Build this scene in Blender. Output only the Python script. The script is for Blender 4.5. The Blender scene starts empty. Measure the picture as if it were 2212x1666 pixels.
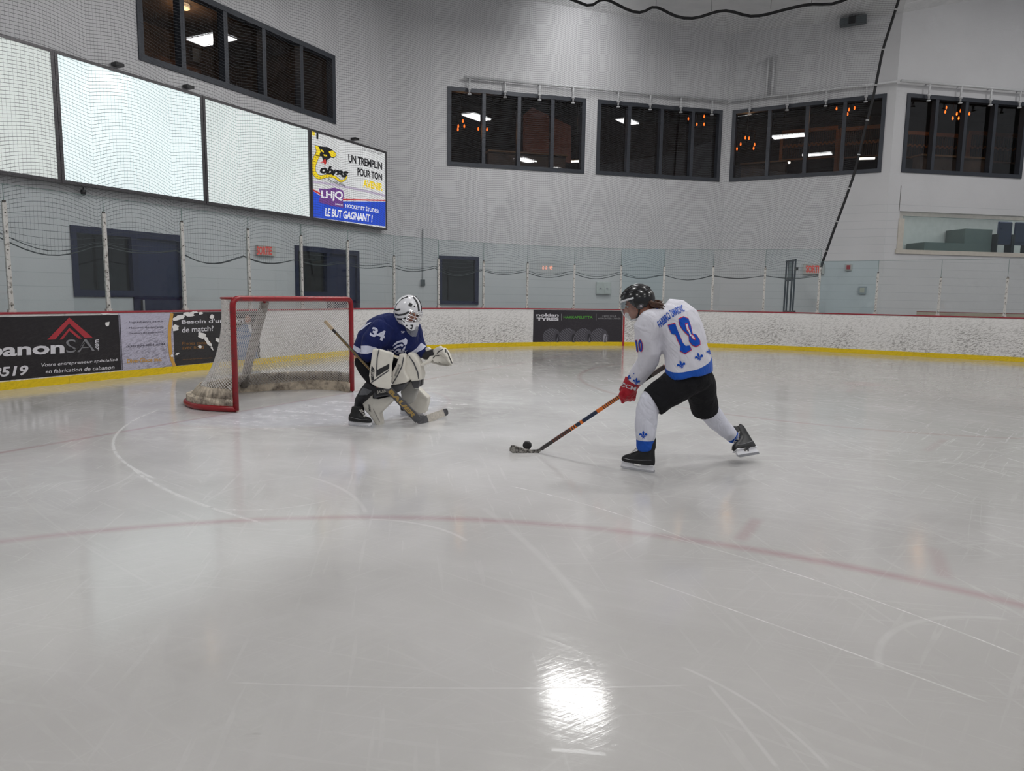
import bpy, bmesh, math, random
import numpy as np
from mathutils import Vector, Matrix
from mathutils.bvhtree import BVHTree

SC = bpy.context.scene
COL = SC.collection
# ---------------------------------------------------------------- camera
F = 1540.0; CX = 1106.0; CY = 833.0; EYE = 1.316
ROLL = 0.015; PITCH = math.atan(192.4 / F)
_f = np.array([0, math.cos(PITCH), -math.sin(PITCH)]); _r = np.array([1.0, 0, 0]); _u = np.cross(_r, _f)
RT = _r * math.cos(ROLL) + _u * math.sin(ROLL); UP = -_r * math.sin(ROLL) + _u * math.cos(ROLL); FW = _f
CAM = np.array([0, 0, EYE])
cd = bpy.data.cameras.new('camera'); cam = bpy.data.objects.new('camera', cd); COL.objects.link(cam)
cd.sensor_width = 36.0; cd.sensor_fit = 'HORIZONTAL'; cd.lens = F / 2212 * 36.0
cd.clip_start = 0.05; cd.clip_end = 300
cam.matrix_world = Matrix([[RT[0], UP[0], -FW[0], 0], [RT[1], UP[1], -FW[1], 0], [RT[2], UP[2], -FW[2], EYE], [0, 0, 0, 1]])
SC.camera = cam
# ---------------------------------------------------------------- world, exposure
SC.view_settings.view_transform = 'Standard'; SC.view_settings.look = 'None'
SC.view_settings.gamma = 1.0; SC.view_settings.use_curve_mapping = False
SC.view_settings.exposure = 0.0
w = bpy.data.worlds.new('hall_air'); SC.world = w; w.use_nodes = True
bg = w.node_tree.nodes['Background']; bg.inputs[0].default_value = (0.93, 0.95, 1.0, 1); bg.inputs[1].default_value = 0.38
SC.cycles.use_denoising = True
SC.cycles.transparent_max_bounces = 24
SC.cycles.max_bounces = 5
SC.cycles.diffuse_bounces = 3
SC.cycles.glossy_bounces = 3
SC.cycles.adaptive_threshold = 0.05
SC.cycles.adaptive_min_samples = 12
SC.cycles.sample_clamp_indirect = 6

# high-bay lamps: some placed by reflections in ice and windows, others added for even light
LAMPS = [(1.75, 17.3, 9.0), (13.0, 9.9, 10.4), (15.3, 15.9, 10.4), (0.3, 12.2, 9.0), (10.0, 4.5, 9.0), (-1.6, 7.4, 9.0), (4.5, 9.6, 9.6),
         (-8.0, 2.0, 9.0), (2.0, 1.0, 9.6), (6.5, -3.5, 9.6), (-3.0, -4.5, 9.6), (15.0, 0.0, 9.6), (0.0, -11.0, 9.6), (10.0, -11.0, 9.6)]
LAMP_Z = 9.0; LAMP_W = 130.0
def P3(x): return Vector((float(x[0]), float(x[1]), float(x[2])))
def ray(x, y): return RT * (x - CX) / F - UP * (y - CY) / F + FW
def G(x, y, z=0.0):
    d = ray(x, y); return CAM + d * ((z - EYE) / d[2])
def DP(x, y, Y):
    d = ray(x, y); return CAM + d * (Y / d[1])
def PL(x, y, p0, n):
    d = ray(x, y); return CAM + d * (np.dot(p0 - CAM, n) / np.dot(d, n))

_a = math.radians(26.8)
U = np.array([math.sin(_a), math.cos(_a), 0.0]); V = np.array([math.cos(_a), -math.sin(_a), 0.0]); Z = np.array([0, 0, 1.0])
def R2(uu, vv, z=0.0): return U * uu + V * vv + Z * z

# ---------------------------------------------------------------- material helper
class NT:
    def __init__(s, name):
        s.m = bpy.data.materials.new(name); s.m.use_nodes = True; s.t = s.m.node_tree
        s.b = s.t.nodes['Principled BSDF']; s.out = s.t.nodes['Material Output']
    def n(s, typ, **kw):
        nd = s.t.nodes.new(typ)
        for k, v in kw.items(): setattr(nd, k, v)
        return nd
    def put(s, sock, v):
        if isinstance(v, bpy.types.NodeSocket): s.t.links.new(v, sock)
        elif isinstance(v, (tuple, list)) and len(v) == 3 and sock.type == 'RGBA': sock.default_value = (*v, 1)
        else: sock.default_value = v
    def math(s, op, a, b=None, c=None, clamp=False):
        nd = s.n('ShaderNodeMath', operation=op, use_clamp=clamp); s.put(nd.inputs[0], a)
        if b is not None: s.put(nd.inputs[1], b)
        if c is not None: s.put(nd.inputs[2], c)
        return nd.outputs[0]
    def vmath(s, op, a, b=None, out=0):
        nd = s.n('ShaderNodeVectorMath', operation=op); s.put(nd.inputs[0], a)
        if b is not None: s.put(nd.inputs[1], b)
        return nd.outputs[out]
    def mix(s, f, a, b, typ='RGBA'):
        nd = s.n('ShaderNodeMix', data_type=typ)
        o = {'RGBA': (6, 7, 2), 'FLOAT': (2, 3, 0)}[typ]
        s.put(nd.inputs[0], f); s.put(nd.inputs[o[0]], a); s.put(nd.inputs[o[1]], b); return nd.outputs[o[2]]
    def ramp(s, v, a, b, x=0.0, y=1.0):
        nd = s.n('ShaderNodeMapRange'); nd.clamp = True
        for i, q in enumerate((v, a, b, x, y)): s.put(nd.inputs[i], q)
        return nd.outputs[0]
    def noise(s, vec, scale, detail=3, rough=0.55, dist=0.0):
        nd = s.n('ShaderNodeTexNoise'); s.put(nd.inputs['Vector'], vec); nd.inputs['Scale'].default_value = scale
        nd.inputs['Detail'].default_value = detail; nd.inputs['Roughness'].default_value = rough
        nd.inputs['Distortion'].default_value = dist; return nd.outputs[0]
    def coord(s, which='Object'): return s.n('ShaderNodeTexCoord').outputs[which]
    def mapping(s, vec, loc=(0, 0, 0), rot=(0, 0, 0), scale=(1, 1, 1)):
        if any(rot) and tuple(scale) != (1, 1, 1): vec = s.mapping(vec, rot=rot); rot = (0, 0, 0)      # turn first, then stretch
        nd = s.n('ShaderNodeMapping'); s.put(nd.inputs[0], vec)
        nd.inputs[1].default_value = loc; nd.inputs[2].default_value = rot; nd.inputs[3].default_value = scale; return nd.outputs[0]
    def sep(s, vec):
        nd = s.n('ShaderNodeSeparateXYZ'); s.put(nd.inputs[0], vec); return nd.outputs
    def comb(s, x, y, z):
        nd = s.n('ShaderNodeCombineXYZ')
        for i, q in enumerate((x, y, z)): s.put(nd.inputs[i], q)
        return nd.outputs[0]
    def bump(s, h, strength=0.3, dist=0.01):
        nd = s.n('ShaderNodeBump'); nd.inputs['Strength'].default_value = strength; nd.inputs['Distance'].default_value = dist
        s.put(nd.inputs['Height'], h); s.put(s.b.inputs['Normal'], nd.outputs[0])
    def set(s, **kw):
        for k, v in kw.items(): s.put(s.b.inputs[k.replace('_', ' ')], v)
        return s
def srgb(r, g, b):
    f = lambda c: (c / 255 / 12.92) if c / 255 <= 0.04045 else ((c / 255 + 0.055) / 1.055) ** 2.4
    return (f(r), f(g), f(b))
MATS = {}
def mat(name, col, rough=0.6, metal=0.0, var=0.06, scale=8.0, bump=0.0, bscale=60.0, spec=0.5, coat=0.0):
    if name in MATS: return MATS[name]
    t = NT(name); c = t.coord('Object')
    nz = t.noise(c, scale, 4)
    k = t.ramp(nz, 0.3, 0.7, 1 - var, 1 + var)
    v = t.n('ShaderNodeVectorMath', operation='SCALE'); v.inputs[0].default_value = col; t.put(v.inputs[3], k)
    t.put(t.b.inputs['Base Color'], v.outputs[0])
    t.set(Roughness=rough, Metallic=metal); t.b.inputs['Specular IOR Level'].default_value = spec
    t.b.inputs['Coat Weight'].default_value = coat
    if bump: t.bump(t.noise(c, bscale, 3), bump, 0.01)
    MATS[name] = t.m; return t.m
def emat(name, col, strength):
    if name in MATS: return MATS[name]
    t = NT(name); t.set(Base_Color=col, Roughness=0.5); t.b.inputs['Emission Color'].default_value = (*col, 1)
    nz = t.noise(t.coord('Object'), 0.7, 2); t.put(t.b.inputs['Emission Strength'], t.ramp(nz, 0.3, 0.7, strength * 0.96, strength * 1.04))
    MATS[name] = t.m; return t.m
def glass(name, tint, refl=1.0, rough=0.02):
    if name in MATS: return MATS[name]
    t = NT(name); tr = t.n('ShaderNodeBsdfTransparent'); tr.inputs[0].default_value = (*tint, 1)
    gl = t.n('ShaderNodeBsdfGlossy'); gl.inputs['Roughness'].default_value = rough; gl.inputs[0].default_value = (refl, refl, refl, 1)
    ge = t.n('ShaderNodeNewGeometry'); dt = t.math('ABSOLUTE', t.vmath('DOT_PRODUCT', ge.outputs['Incoming'], ge.outputs['Normal'], out=1))
    fr = t.math('MULTIPLY_ADD', t.math('POWER', t.math('SUBTRACT', 1.0, dt), 5.0), 0.93, 0.035)
    mx = t.n('ShaderNodeMixShader'); t.put(mx.inputs[0], fr)
    t.t.links.new(tr.outputs[0], mx.inputs[1]); t.t.links.new(gl.outputs[0], mx.inputs[2]); t.t.links.new(mx.outputs[0], t.out.inputs[0])
    t.t.nodes.remove(t.b); MATS[name] = t.m; return t.m

# ---------------------------------------------------------------- object helpers
WLOC = {}
def props(o, label=None, cat=None, group=None, kind=None):
    if label: o['label'] = label
    if cat: o['category'] = cat
    if group: o['group'] = group
    if kind: o['kind'] = kind
    return o
def empty(name, loc, label=None, cat=None, group=None, kind=None):
    o = bpy.data.objects.new(name, None); COL.objects.link(o); o.location = P3(loc); o.empty_display_size = 0.1
    WLOC[o.name] = P3(loc); return props(o, label, cat, group, kind)
def link(name, me, m, parent=None, smooth=False):
    o = bpy.data.objects.new(name, me); COL.objects.link(o)
    if m is not None and len(me.materials) == 0:
        for q in (m if isinstance(m, (list, tuple)) else [m]): me.materials.append(q)
    if smooth: me.polygons.foreach_set('use_smooth', [True] * len(me.polygons))
    if parent is not None:
        o.parent = parent; o.location = -WLOC[parent.name]
        WLOC[o.name] = Vector((0, 0, 0))
    else: WLOC[o.name] = Vector((0, 0, 0))
    return o
class MB:
    def __init__(s): s.v = []; s.f = []; s.uv = None; s.mi = []
    def quad(s, a, b, c, d, mi=0):
        i = len(s.v); s.v += [tuple(map(float, q)) for q in (a, b, c, d)]; s.f.append((i, i + 1, i + 2, i + 3)); s.mi.append(mi); return s
    def hexa(s, c, mi=0):
        i = len(s.v); s.v += [tuple(map(float, q)) for q in c]
        for f in ((0, 3, 2, 1), (4, 5, 6, 7), (0, 1, 5, 4), (1, 2, 6, 5), (2, 3, 7, 6), (3, 0, 4, 7)):
            s.f.append(tuple(i + k for k in f)); s.mi.append(mi)
        return s
    def obox(s, c, a, b, d, mi=0):   # centre and three half vectors
        c, a, b, d = map(np.array, (c, a, b, d))
        return s.hexa([c - a - b - d, c + a - b - d, c + a + b - d, c - a + b - d, c - a - b + d, c + a - b + d, c + a + b + d, c - a + b + d], mi)
    def box(s, c, dx, dy, dz, mi=0): return s.obox(c, (dx / 2, 0, 0), (0, dy / 2, 0), (0, 0, dz / 2), mi)
    def tube(s, pts, r, n=10, cap=True, closed=False, flat=None, mi=0):
        pts = [np.array(p, float) for p in pts]; N = len(pts); rs = r if isinstance(r, (list, tuple)) else [r] * N
        base = len(s.v); prev = None
        for i, p in enumerate(pts):
            t = (pts[(i + 1) % N] - pts[i - 1]) if closed else (pts[min(i + 1, N - 1)] - pts[max(i - 1, 0)])
            t = t / (np.linalg.norm(t) + 1e-12)
            if prev is None:
                h = np.array([0, 0, 1.0]) if abs(t[2]) < 0.9 else np.array([1.0, 0, 0]); a = np.cross(t, h)
            else: a = prev - t * np.dot(prev, t)
            a /= np.linalg.norm(a) + 1e-12; b = np.cross(t, a); prev = a
            for k in range(n):
                q = 2 * math.pi * k / n; s.v.append(tuple(p + rs[i] * (a * math.cos(q) + b * math.sin(q))))
        M = N if closed else N - 1
        for i in range(M):
            for k in range(n):
                j = (i + 1) % N
                s.f.append((base + i * n + k, base + i * n + (k + 1) % n, base + j * n + (k + 1) % n, base + j * n + k)); s.mi.append(mi)
        if cap and not closed:
            s.f.append(tuple(base + k for k in range(n))[::-1]); s.mi.append(mi)
            s.f.append(tuple(base + (N - 1) * n + k for k in range(n))); s.mi.append(mi)
        return s
    def ring(s, rings, cap=True, mi=0):      # loft through lists of points of equal count
        base = len(s.v); n = len(rings[0])
        for r in rings: s.v += [tuple(map(float, q)) for q in r]
        for i in range(len(rings) - 1):
            for k in range(n):
                s.f.append((base + i * n + k, base + i * n + (k + 1) % n, base + (i + 1) * n + (k + 1) % n, base + (i + 1) * n + k)); s.mi.append(mi)
        if cap:
            s.f.append(tuple(base + k for k in range(n))[::-1]); s.mi.append(mi)
            s.f.append(tuple(base + (len(rings) - 1) * n + k for k in range(n))); s.mi.append(mi)
        return s
    def prism(s, pts, off, mi=0):          # polygon points + extrusion vector
        n = len(pts); i = len(s.v); off = np.array(off)
        s.v += [tuple(map(float, p)) for p in pts] + [tuple(map(float, np.array(p) + off)) for p in pts]
        s.f.append(tuple(i + k for k in range(n))); s.f.append(tuple(i + n + k for k in range(n))[::-1]); s.mi += [mi, mi]
        for k in range(n): s.f.append((i + k, i + (k + 1) % n, i + n + (k + 1) % n, i + n + k)); s.mi.append(mi)
        return s
    def mesh(s, name):
        me = bpy.data.meshes.new(name); me.from_pydata(s.v, [], s.f); me.update()
        bm = bmesh.new(); bm.from_mesh(me); bmesh.ops.recalc_face_normals(bm, faces=bm.faces); bm.to_mesh(me); bm.free()
        me.polygons.foreach_set('material_index', s.mi) if len(s.mi) == len(me.polygons) else None
        return me
    def build(s, name, m, parent=None, smooth=False, bevel=0.0):
        o = link(name, s.mesh(name), m, parent, smooth)
        if bevel:
            b = o.modifiers.new('bevel', 'BEVEL'); b.width = bevel; b.segments = 2; b.limit_method = 'ANGLE'; b.angle_limit = 0.6
        return o

# ---------------------------------------------------------------- walls as planes: (origin, direction, normal to the rink)
def wall_plane(p0, deg):
    b = math.radians(deg); d = np.array([math.sin(b), math.cos(b), 0.0]); return (np.array(p0, float), d, np.array([d[1], -d[0], 0.0]))
WA = wall_plane(V * -12.3, 26.8); WB = wall_plane((-3.33, 20.69, 0), 75.7)
WC = wall_plane((6.64, 23.23, 0), 119.1); WD = wall_plane((10.7, 20.97, 0), 79.1)
def wp(W, s, z, d=0.0): return W[0] + W[1] * s + Z * z + W[2] * d
def wpx(W, x, y, d=0.0):
    q = PL(x, y, W[0] + W[2] * d, W[2]); return q
def wsz(W, x, y, d=0.0):
    q = wpx(W, x, y, d); return float((q - W[0]) @ W[1]), float(q[2])
def wbox(mb, W, s0, s1, z0, z1, d0, d1, mi=0):
    return mb.hexa([wp(W, s0, z0, d0), wp(W, s1, z0, d0), wp(W, s1, z0, d1), wp(W, s0, z0, d1),
                    wp(W, s0, z1, d0), wp(W, s1, z1, d0), wp(W, s1, z1, d1), wp(W, s0, z1, d1)], mi)
def poly_on(fn, pts):                      # flat polygon mesh, triangulated, through mapping fn(x, y)
    bm = bmesh.new(); vs = [bm.verts.new((p[0], p[1], 0)) for p in pts]; bm.faces.new(vs)
    bmesh.ops.triangulate(bm, faces=bm.faces); return bm
def refine(bm, maxlen):
    for _ in range(7):
        es = [e for e in bm.edges if e.calc_length() > maxlen]
        if not es: break
        bmesh.ops.subdivide_edges(bm, edges=es, cuts=1)
        bmesh.ops.triangulate(bm, faces=bm.faces)
_TX = {}
def text_bm(s, bold=0.0, shear=0.0, space=1.0, outline=False):
    cu = bpy.data.curves.new('t', 'FONT'); cu.body = s; cu.size = 1.0; cu.offset = bold; cu.shear = shear; cu.space_character = space
    cu.resolution_u = 3; cu.fill_mode = 'FRONT'
    o = bpy.data.objects.new('t', cu); COL.objects.link(o); dg = bpy.context.evaluated_depsgraph_get(); dg.update()
    me = bpy.data.meshes.new_from_object(o.evaluated_get(dg)); bm = bmesh.new(); bm.from_mesh(me)
    bpy.data.objects.remove(o); bpy.data.curves.remove(cu); bpy.data.meshes.remove(me)
    xs = [v.co.x for v in bm.verts]; ys = [v.co.y for v in bm.verts]
    x0, x1, y0, y1 = min(xs), max(xs), min(ys), max(ys)
    for v in bm.verts: v.co.x = (v.co.x - x0) / (x1 - x0); v.co.y = (v.co.y - y0) / (y1 - y0); v.co.z = 0
    bmesh.ops.triangulate(bm, faces=bm.faces); return bm
def bilerp(q, x, y):                       # q: top-left, top-right, bottom-right, bottom-left in pixels; x right, y up
    q = [np.array(p, float) for p in q]; b = q[3] * (1 - x) + q[2] * x; t = q[0] * (1 - x) + q[1] * x; return b * (1 - y) + t * y
def deco(name, bm, fn, m, parent, maxlen=None, scale=1.0):   # map every vertex (x, y) with fn to world
    if maxlen: refine(bm, maxlen)
    for v in bm.verts: v.co = P3(fn(v.co.x, v.co.y))
    me = bpy.data.meshes.new(name); bm.to_mesh(me); bm.free(); return link(name, me, m, parent)
def quad_text(name, s, q, surf, m, parent, bold=0.0, maxlen=None, shear=0.0, space=1.0):
    bm = text_bm(s, bold, shear, space)
    return deco(name, bm, lambda x, y: surf(*bilerp(q, x, y)), m, parent, maxlen)
def poly_px(name, pts, surf, m, parent, maxlen=None):
    return deco(name, poly_on(None, pts), lambda x, y: surf(x, y), m, parent, maxlen)
def ell_pts(cx, cy, rx, ry, rot=0.0, n=28, a0=0, a1=360):
    r = math.radians(rot); o = []
    full = abs(a1 - a0) >= 360
    for k in range(n if full else n + 1):
        t = math.radians(a0 + (a1 - a0) * k / n); x, y = rx * math.cos(t), ry * math.sin(t)
        o.append((cx + x * math.cos(r) - y * math.sin(r), cy + x * math.sin(r) + y * math.cos(r)))
    return o
def stroke_pts(pts, w):                    # widen a polyline into a polygon; w number or list
    pts = [np.array(p, float) for p in pts]; ws = w if isinstance(w, (list, tuple)) else [w] * len(pts); L = []; R = []
    for i, p in enumerate(pts):
        t = pts[min(i + 1, len(pts) - 1)] - pts[max(i - 1, 0)]; t /= np.linalg.norm(t) + 1e-9; nn = np.array([-t[1], t[0]])
        L.append(tuple(p + nn * ws[i] / 2)); R.append(tuple(p - nn * ws[i] / 2))
    return L + R[::-1]
def smooth_path(pts, n=8):                 # Catmull-Rom
    pts = [np.array(p, float) for p in pts]; out = []
    for i in range(len(pts) - 1):
        p0 = pts[max(i - 1, 0)]; p1 = pts[i]; p2 = pts[i + 1]; p3 = pts[min(i + 2, len(pts) - 1)]
        for k in range(n):
            t = k / n; out.append(0.5 * ((2 * p1) + (p2 - p0) * t + (2 * p0 - 5 * p1 + 4 * p2 - p3) * t * t + (3 * p1 - p0 - 3 * p2 + p3) * t ** 3))
    out.append(pts[-1]); return out
# ================================================================ LAMPS
def make_lamp(i, x, y, LAMP_Z):
    lab = 'white louvred high-bay lamp over the rink, above the picture, some of them added for even light'
    e = empty('high_bay_lamp', (x, y, LAMP_Z), lab, 'lamp', 'high-bay lamps over the rink')
    hx = np.array([0.893, -0.451, 0]) * 0.75; hy = np.array([0.451, 0.893, 0]) * 0.36; c = np.array([x, y, LAMP_Z])
    MB().obox(c + Z * 0.07, hx, hy, Z * 0.05).build('housing', mat('lamp_white', srgb(225, 225, 225), 0.5), e)
    MB().obox(c + Z * 0.012, hx * 0.95, hy * 0.92, Z * 0.006).build('diffuser', emat('lamp_glow', (0.98, 0.99, 1.0), 14.0), e)
    g = MB()
    for k in range(-3, 4): g.obox(c + hx * k / 3.2, hx * 0.012, hy * 0.95, Z * 0.02)
    g.obox(c, hx * 0.95, hy * 0.02, Z * 0.02).build('louvre', mat('lamp_white', (0.8, 0.8, 0.8)), e)
    for q in (-0.8, 0.8): MB().tube([c + hx * q + Z * 0.1, c + hx * q + Z * 1.6], 0.008, 5).build('hanger', mat('steel', (0.4, 0.4, 0.42), 0.4, 0.8), e)
    ld = bpy.data.lights.new('high_bay_light', 'AREA'); ld.shape = 'RECTANGLE'; ld.size = 1.45; ld.size_y = 0.68
    ld.energy = LAMP_W * {1: 1.1, 2: 1.2, 5: 0.6, 0: 1.4, 3: 1.35, 6: 1.6}.get(i, 1.0); ld.color = (1.0, 0.985, 0.965)
    lo = bpy.data.objects.new('high_bay_light', ld); COL.objects.link(lo); lo.parent = e
    lo.location = (0, 0, -0.04); lo.rotation_euler = (0, 0, math.atan2(hx[1], hx[0])); WLOC[lo.name] = Vector((0, 0, 0))
for i, (x, y, z) in enumerate(LAMPS): make_lamp(i, x, y, z)
sd = bpy.data.lights.new('wall_washer_light', 'SPOT'); sd.energy = 105; sd.spot_size = math.radians(120); sd.spot_blend = 1.0; sd.shadow_soft_size = 0.3
so = bpy.data.objects.new('wall_washer_light', sd); COL.objects.link(so)
tgt = wp(WB, 5.2, 8.55); src = wp(WB, 5.1, 9.3, 2.0); so.location = P3(src)
so.rotation_euler = (Vector(tgt) - Vector(src)).to_track_quat('-Z', 'Y').to_euler()

# ================================================================ ICE
def ice_material():
    t = NT('ice'); geo = t.n('ShaderNodeNewGeometry'); pos = geo.outputs['Position']
    rk = t.mapping(pos, rot=(0, 0, 0)); uu = t.vmath('DOT_PRODUCT', pos, tuple(U), out=1); vv = t.vmath('DOT_PRODUCT', pos, tuple(V), out=1)
    wob = t.math('MULTIPLY', t.math('SUBTRACT', t.noise(pos, 1.2, 2), 0.5), 0.03)
    def line(dist, w, soft=0.02): return t.ramp(dist, w + soft, w - soft)
    def circ(cx, cy, r): return t.math('ABSOLUTE', t.math('SUBTRACT', t.math('ADD', t.vmath('DISTANCE', pos, (cx, cy, 0), out=1), wob), r))
    def AND(*a):
        r = a[0]
        for b in a[1:]: r = t.math('MULTIPLY', r, b)
        return r
    def MAXM(*a):
        r = a[0]
        for b in a[1:]: r = t.math('MAXIMUM', r, b)
        return r
    wear = t.ramp(t.noise(pos, 0.9, 4), 0.3, 0.65, 0.45, 1.0)
    red = MAXM(line(t.math('ABSOLUTE', t.math('ADD', vv, 6.23)), 0.03), line(circ(-0.636, -0.194, 4.306), 0.03, 0.04))
    oc = R2(12.75, -0.1)
    red = MAXM(red, t.math('MULTIPLY', line(circ(oc[0], oc[1], 4.55), 0.03, 0.03), 0.8), t.math('MULTIPLY', line(t.vmath('DISTANCE', pos, tuple(oc), out=1), 0.3, 0.05), 0.7))
    def bar(a, b, w, k):         # short painted bar between two ground points
        a = np.array(a[:2]); b = np.array(b[:2]); c = (a + b) / 2; d = (b - a); L = np.linalg.norm(d); d /= L; n = (-d[1], d[0], 0)
        rel = t.vmath('SUBTRACT', pos, (c[0], c[1], 0))
        return t.math('MULTIPLY', AND(line(t.math('ABSOLUTE', t.vmath('DOT_PRODUCT', rel, (d[0], d[1], 0), out=1)), L / 2, 0.04),
                                      line(t.math('ABSOLUTE', t.vmath('DOT_PRODUCT', rel, n, out=1)), w, 0.02)), k)
    for a, b, k in (((1635, 1122), (1598, 1168), 0.6), ((2020, 1185), (2040, 1248), 0.5), ((1830, 848), (1850, 830), 0.4), ((2040, 950), (2000, 975), 0.4)):
        red = MAXM(red, bar(G(*a), G(*b), 0.035, k))
    red = AND(red, wear)
    # crease: faint blue paint in front of the goal
    gc = R2(6.56, -6.23); dcr = t.vmath('DISTANCE', pos, tuple(gc), out=1)
    infront = t.ramp(vv, -6.25, -6.2)
    crease = AND(line(dcr, 1.75, 0.12), infront); crl = t.math('MULTIPLY', AND(line(t.math('ABSOLUTE', t.math('SUBTRACT', dcr, 1.83)), 0.025, 0.02), infront), 0.08)
    # colours
    big = t.noise(pos, 0.35, 2); fine = t.noise(pos, 9.0, 3, 0.65)
    base = t.mix(t.ramp(big, 0.35, 0.7), (0.345, 0.338, 0.322), (0.385, 0.368, 0.35))
    # worn streaky snow: anisotropic noises in several directions
    def streak(ang, sx, sy, lo, hi, sc=1.0):
        m = t.mapping(pos, rot=(0, 0, math.radians(ang)), scale=(sx, sy, 1)); return t.ramp(t.noise(m, sc, 3 if sx != sy and sy > 3 else 1, 0.6), lo, hi)
    st = MAXM(AND(streak(25, 1.1, 11, 0.48, 0.8), streak(0, .5, .5, .35, .6)), AND(streak(-40, 1.0, 12, 0.5, 0.8), streak(50, .4, .6, .4, .6)), AND(streak(80, 1.2, 9, 0.52, 0.8), streak(20, .6, .4, .42, .62)))
    def scr(ang, sx, sy, lo, mk):
        m = t.mapping(pos, rot=(0, 0, math.radians(ang)), scale=(sx, sy, 1)); return t.math('MULTIPLY', t.ramp(t.noise(m, 1.0, 2, 0.5), lo, lo + .03), mk)
    mk1 = t.ramp(t.noise(pos, .55, 2), .38, .6); mk2 = t.math('SUBTRACT', 1.0, mk1)
    sc = MAXM(scr(38, .9, 34, .62, mk1), scr(-50, 1.1, 30, .62, mk2), scr(82, 1.3, 26, .64, 1.0), scr(10, .7, 40, .63, mk2))
    # long thin cuts: edges of stretched voronoi cells
    def cuts(ang, sx, sy, w, mlo, mhi):
        m = t.mapping(pos, rot=(0, 0, math.radians(ang)), scale=(sx, sy, 1)); wv = t.n('ShaderNodeVectorMath', operation='ADD'); t.put(wv.inputs[0], m)
        nn = t.n('ShaderNodeTexNoise'); t.put(nn.inputs['Vector'], m); nn.inputs['Scale'].default_value = 0.5
        t.put(wv.inputs[1], nn.outputs['Color'])
        vo = t.n('ShaderNodeTexVoronoi', feature='DISTANCE_TO_EDGE'); t.put(vo.inputs['Vector'], wv.outputs[0]); vo.inputs['Scale'].default_value = 1.0
        return AND(t.ramp(vo.outputs['Distance'], w, 0.0), t.ramp(t.noise(m, 0.9, 2), mlo, mhi))
    ct = MAXM(cuts(20, 0.22, 1.9, 0.007, 0.45, 0.6), cuts(-38, 0.2, 1.6, 0.006, 0.5, 0.62), cuts(-8, 0.14, 2.6, 0.008, 0.48, 0.6), t.math('MULTIPLY', cuts(33, 0.45, 5.0, 0.010, 0.45, 0.62), .8), t.math('MULTIPLY', cuts(-52, 0.5, 4.2, 0.010, 0.47, 0.62), .8))
    # skate arcs
    arcs = []
    def arc3(p, q, r, w, k):
        a, b, c = (G(*x)[:2] for x in (p, q, r))
        M = np.array([[2 * (b[0] - a[0]), 2 * (b[1] - a[1])], [2 * (c[0] - a[0]), 2 * (c[1] - a[1])]])
        o = np.linalg.solve(M, [b @ b - a @ a, c @ c - a @ a]); rad = float(np.linalg.norm(a - o)); mid = b; L = max(np.linalg.norm(a - mid), np.linalg.norm(c - mid))
        d = t.math('ABSOLUTE', t.math('SUBTRACT', t.vmath('DISTANCE', pos, (o[0], o[1], 0), out=1), rad))
        arcs.append(t.math('MULTIPLY', AND(t.ramp(d, w, w * 0.35), t.ramp(t.vmath('DISTANCE', pos, (mid[0], mid[1], 0), out=1), L, L * 0.93)), k))
    for A in (((345, 885), (246, 950), (285, 1010), 0.022, 0.9), ((285, 1010), (385, 1070), (480, 1105), 0.022, 0.75), ((480, 1100), (600, 1099), (700, 1083), 0.012, 0.6),
              ((655, 1027), (745, 1060), (790, 1110), 0.02, 0.5), ((440, 1090), (540, 1045), (655, 1028), 0.02, 0.3), ((800, 1122), (920, 1135), (1010, 1170), 0.016, 0.65), ((1040, 1095), (1150, 1185), (1260, 1300), 0.03, 0.32),
              ((1110, 1052), (1300, 1100), (1520, 1180), 0.007, 0.7), ((1520, 1180), (1750, 1250), (2212, 1420), 0.008, 0.7), ((1390, 1250), (1700, 1360), (2030, 1480), 0.007, 0.7),
              ((1900, 1980 - 540), (1960, 1350), (2180, 1338), 0.02, 0.35), ((1470, 1440), (1640, 1530), (1790, 1660), 0.010, 0.45), ((740, 1483), (1000, 1487), (1500, 1480), 0.006, 0.4),
              ((1540, 1490), (1600, 1560), (1680, 1660), 0.010, 0.4), ((1400, 980), (1700, 985), (2110, 1003), 0.012, 0.55), ((1350, 1066), (1640, 1095), (1900, 1140), 0.012, 0.35), ((240, 1050), (262, 1040), (292, 1018), 0.016, 0.5),
              ((0, 1020), (100, 1120), (320, 1260), 0.010, 0.25), ((1850, 850), (2000, 853), (2212, 860), 0.012, 0.4), ((1190, 1620), (1250, 1624), (1310, 1630), 0.010, 0.7)):
        arc3(*A)
    am = MAXM(*arcs)
    snowc = AND(t.ramp(dcr, 3.6, 1.2), t.ramp(t.noise(t.mapping(pos, rot=(0, 0, 0.3), scale=(1, 2.2, 1)), 2.3, 4, 0.7), 0.35, 0.62), t.ramp(vv, -6.4, -5.9))
    white = MAXM(t.math('MULTIPLY', st, 0.5), t.math('MULTIPLY', ct, 0.45), t.math('MULTIPLY', sc, 0.4), t.math('MULTIPLY', snowc, 0.8))
    white = t.math('MULTIPLY', white, t.ramp(t.vmath('LENGTH', pos, out=1), 3.0, 5.5, .38, 1.0))
    white = t.math('MAXIMUM', t.math('MULTIPLY', white, t.ramp(fine, 0.35, 0.6, 0.4, 1.0)), t.math('MULTIPLY', am, t.ramp(fine, .3, .6, .5, .85)))
    zone = t.math('MULTIPLY', t.ramp(t.vmath('DISTANCE', pos, tuple(R2(6.2, -4.6)), out=1), 7.5, 1.5), t.ramp(t.noise(pos, .7, 3), .3, .6, .5, 1.0)); base = t.mix(zone, base, (0.64, 0.63, 0.63))
    col = t.mix(t.math('MULTIPLY', red, 0.42), base, (0.32, 0.10, 0.12))
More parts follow.
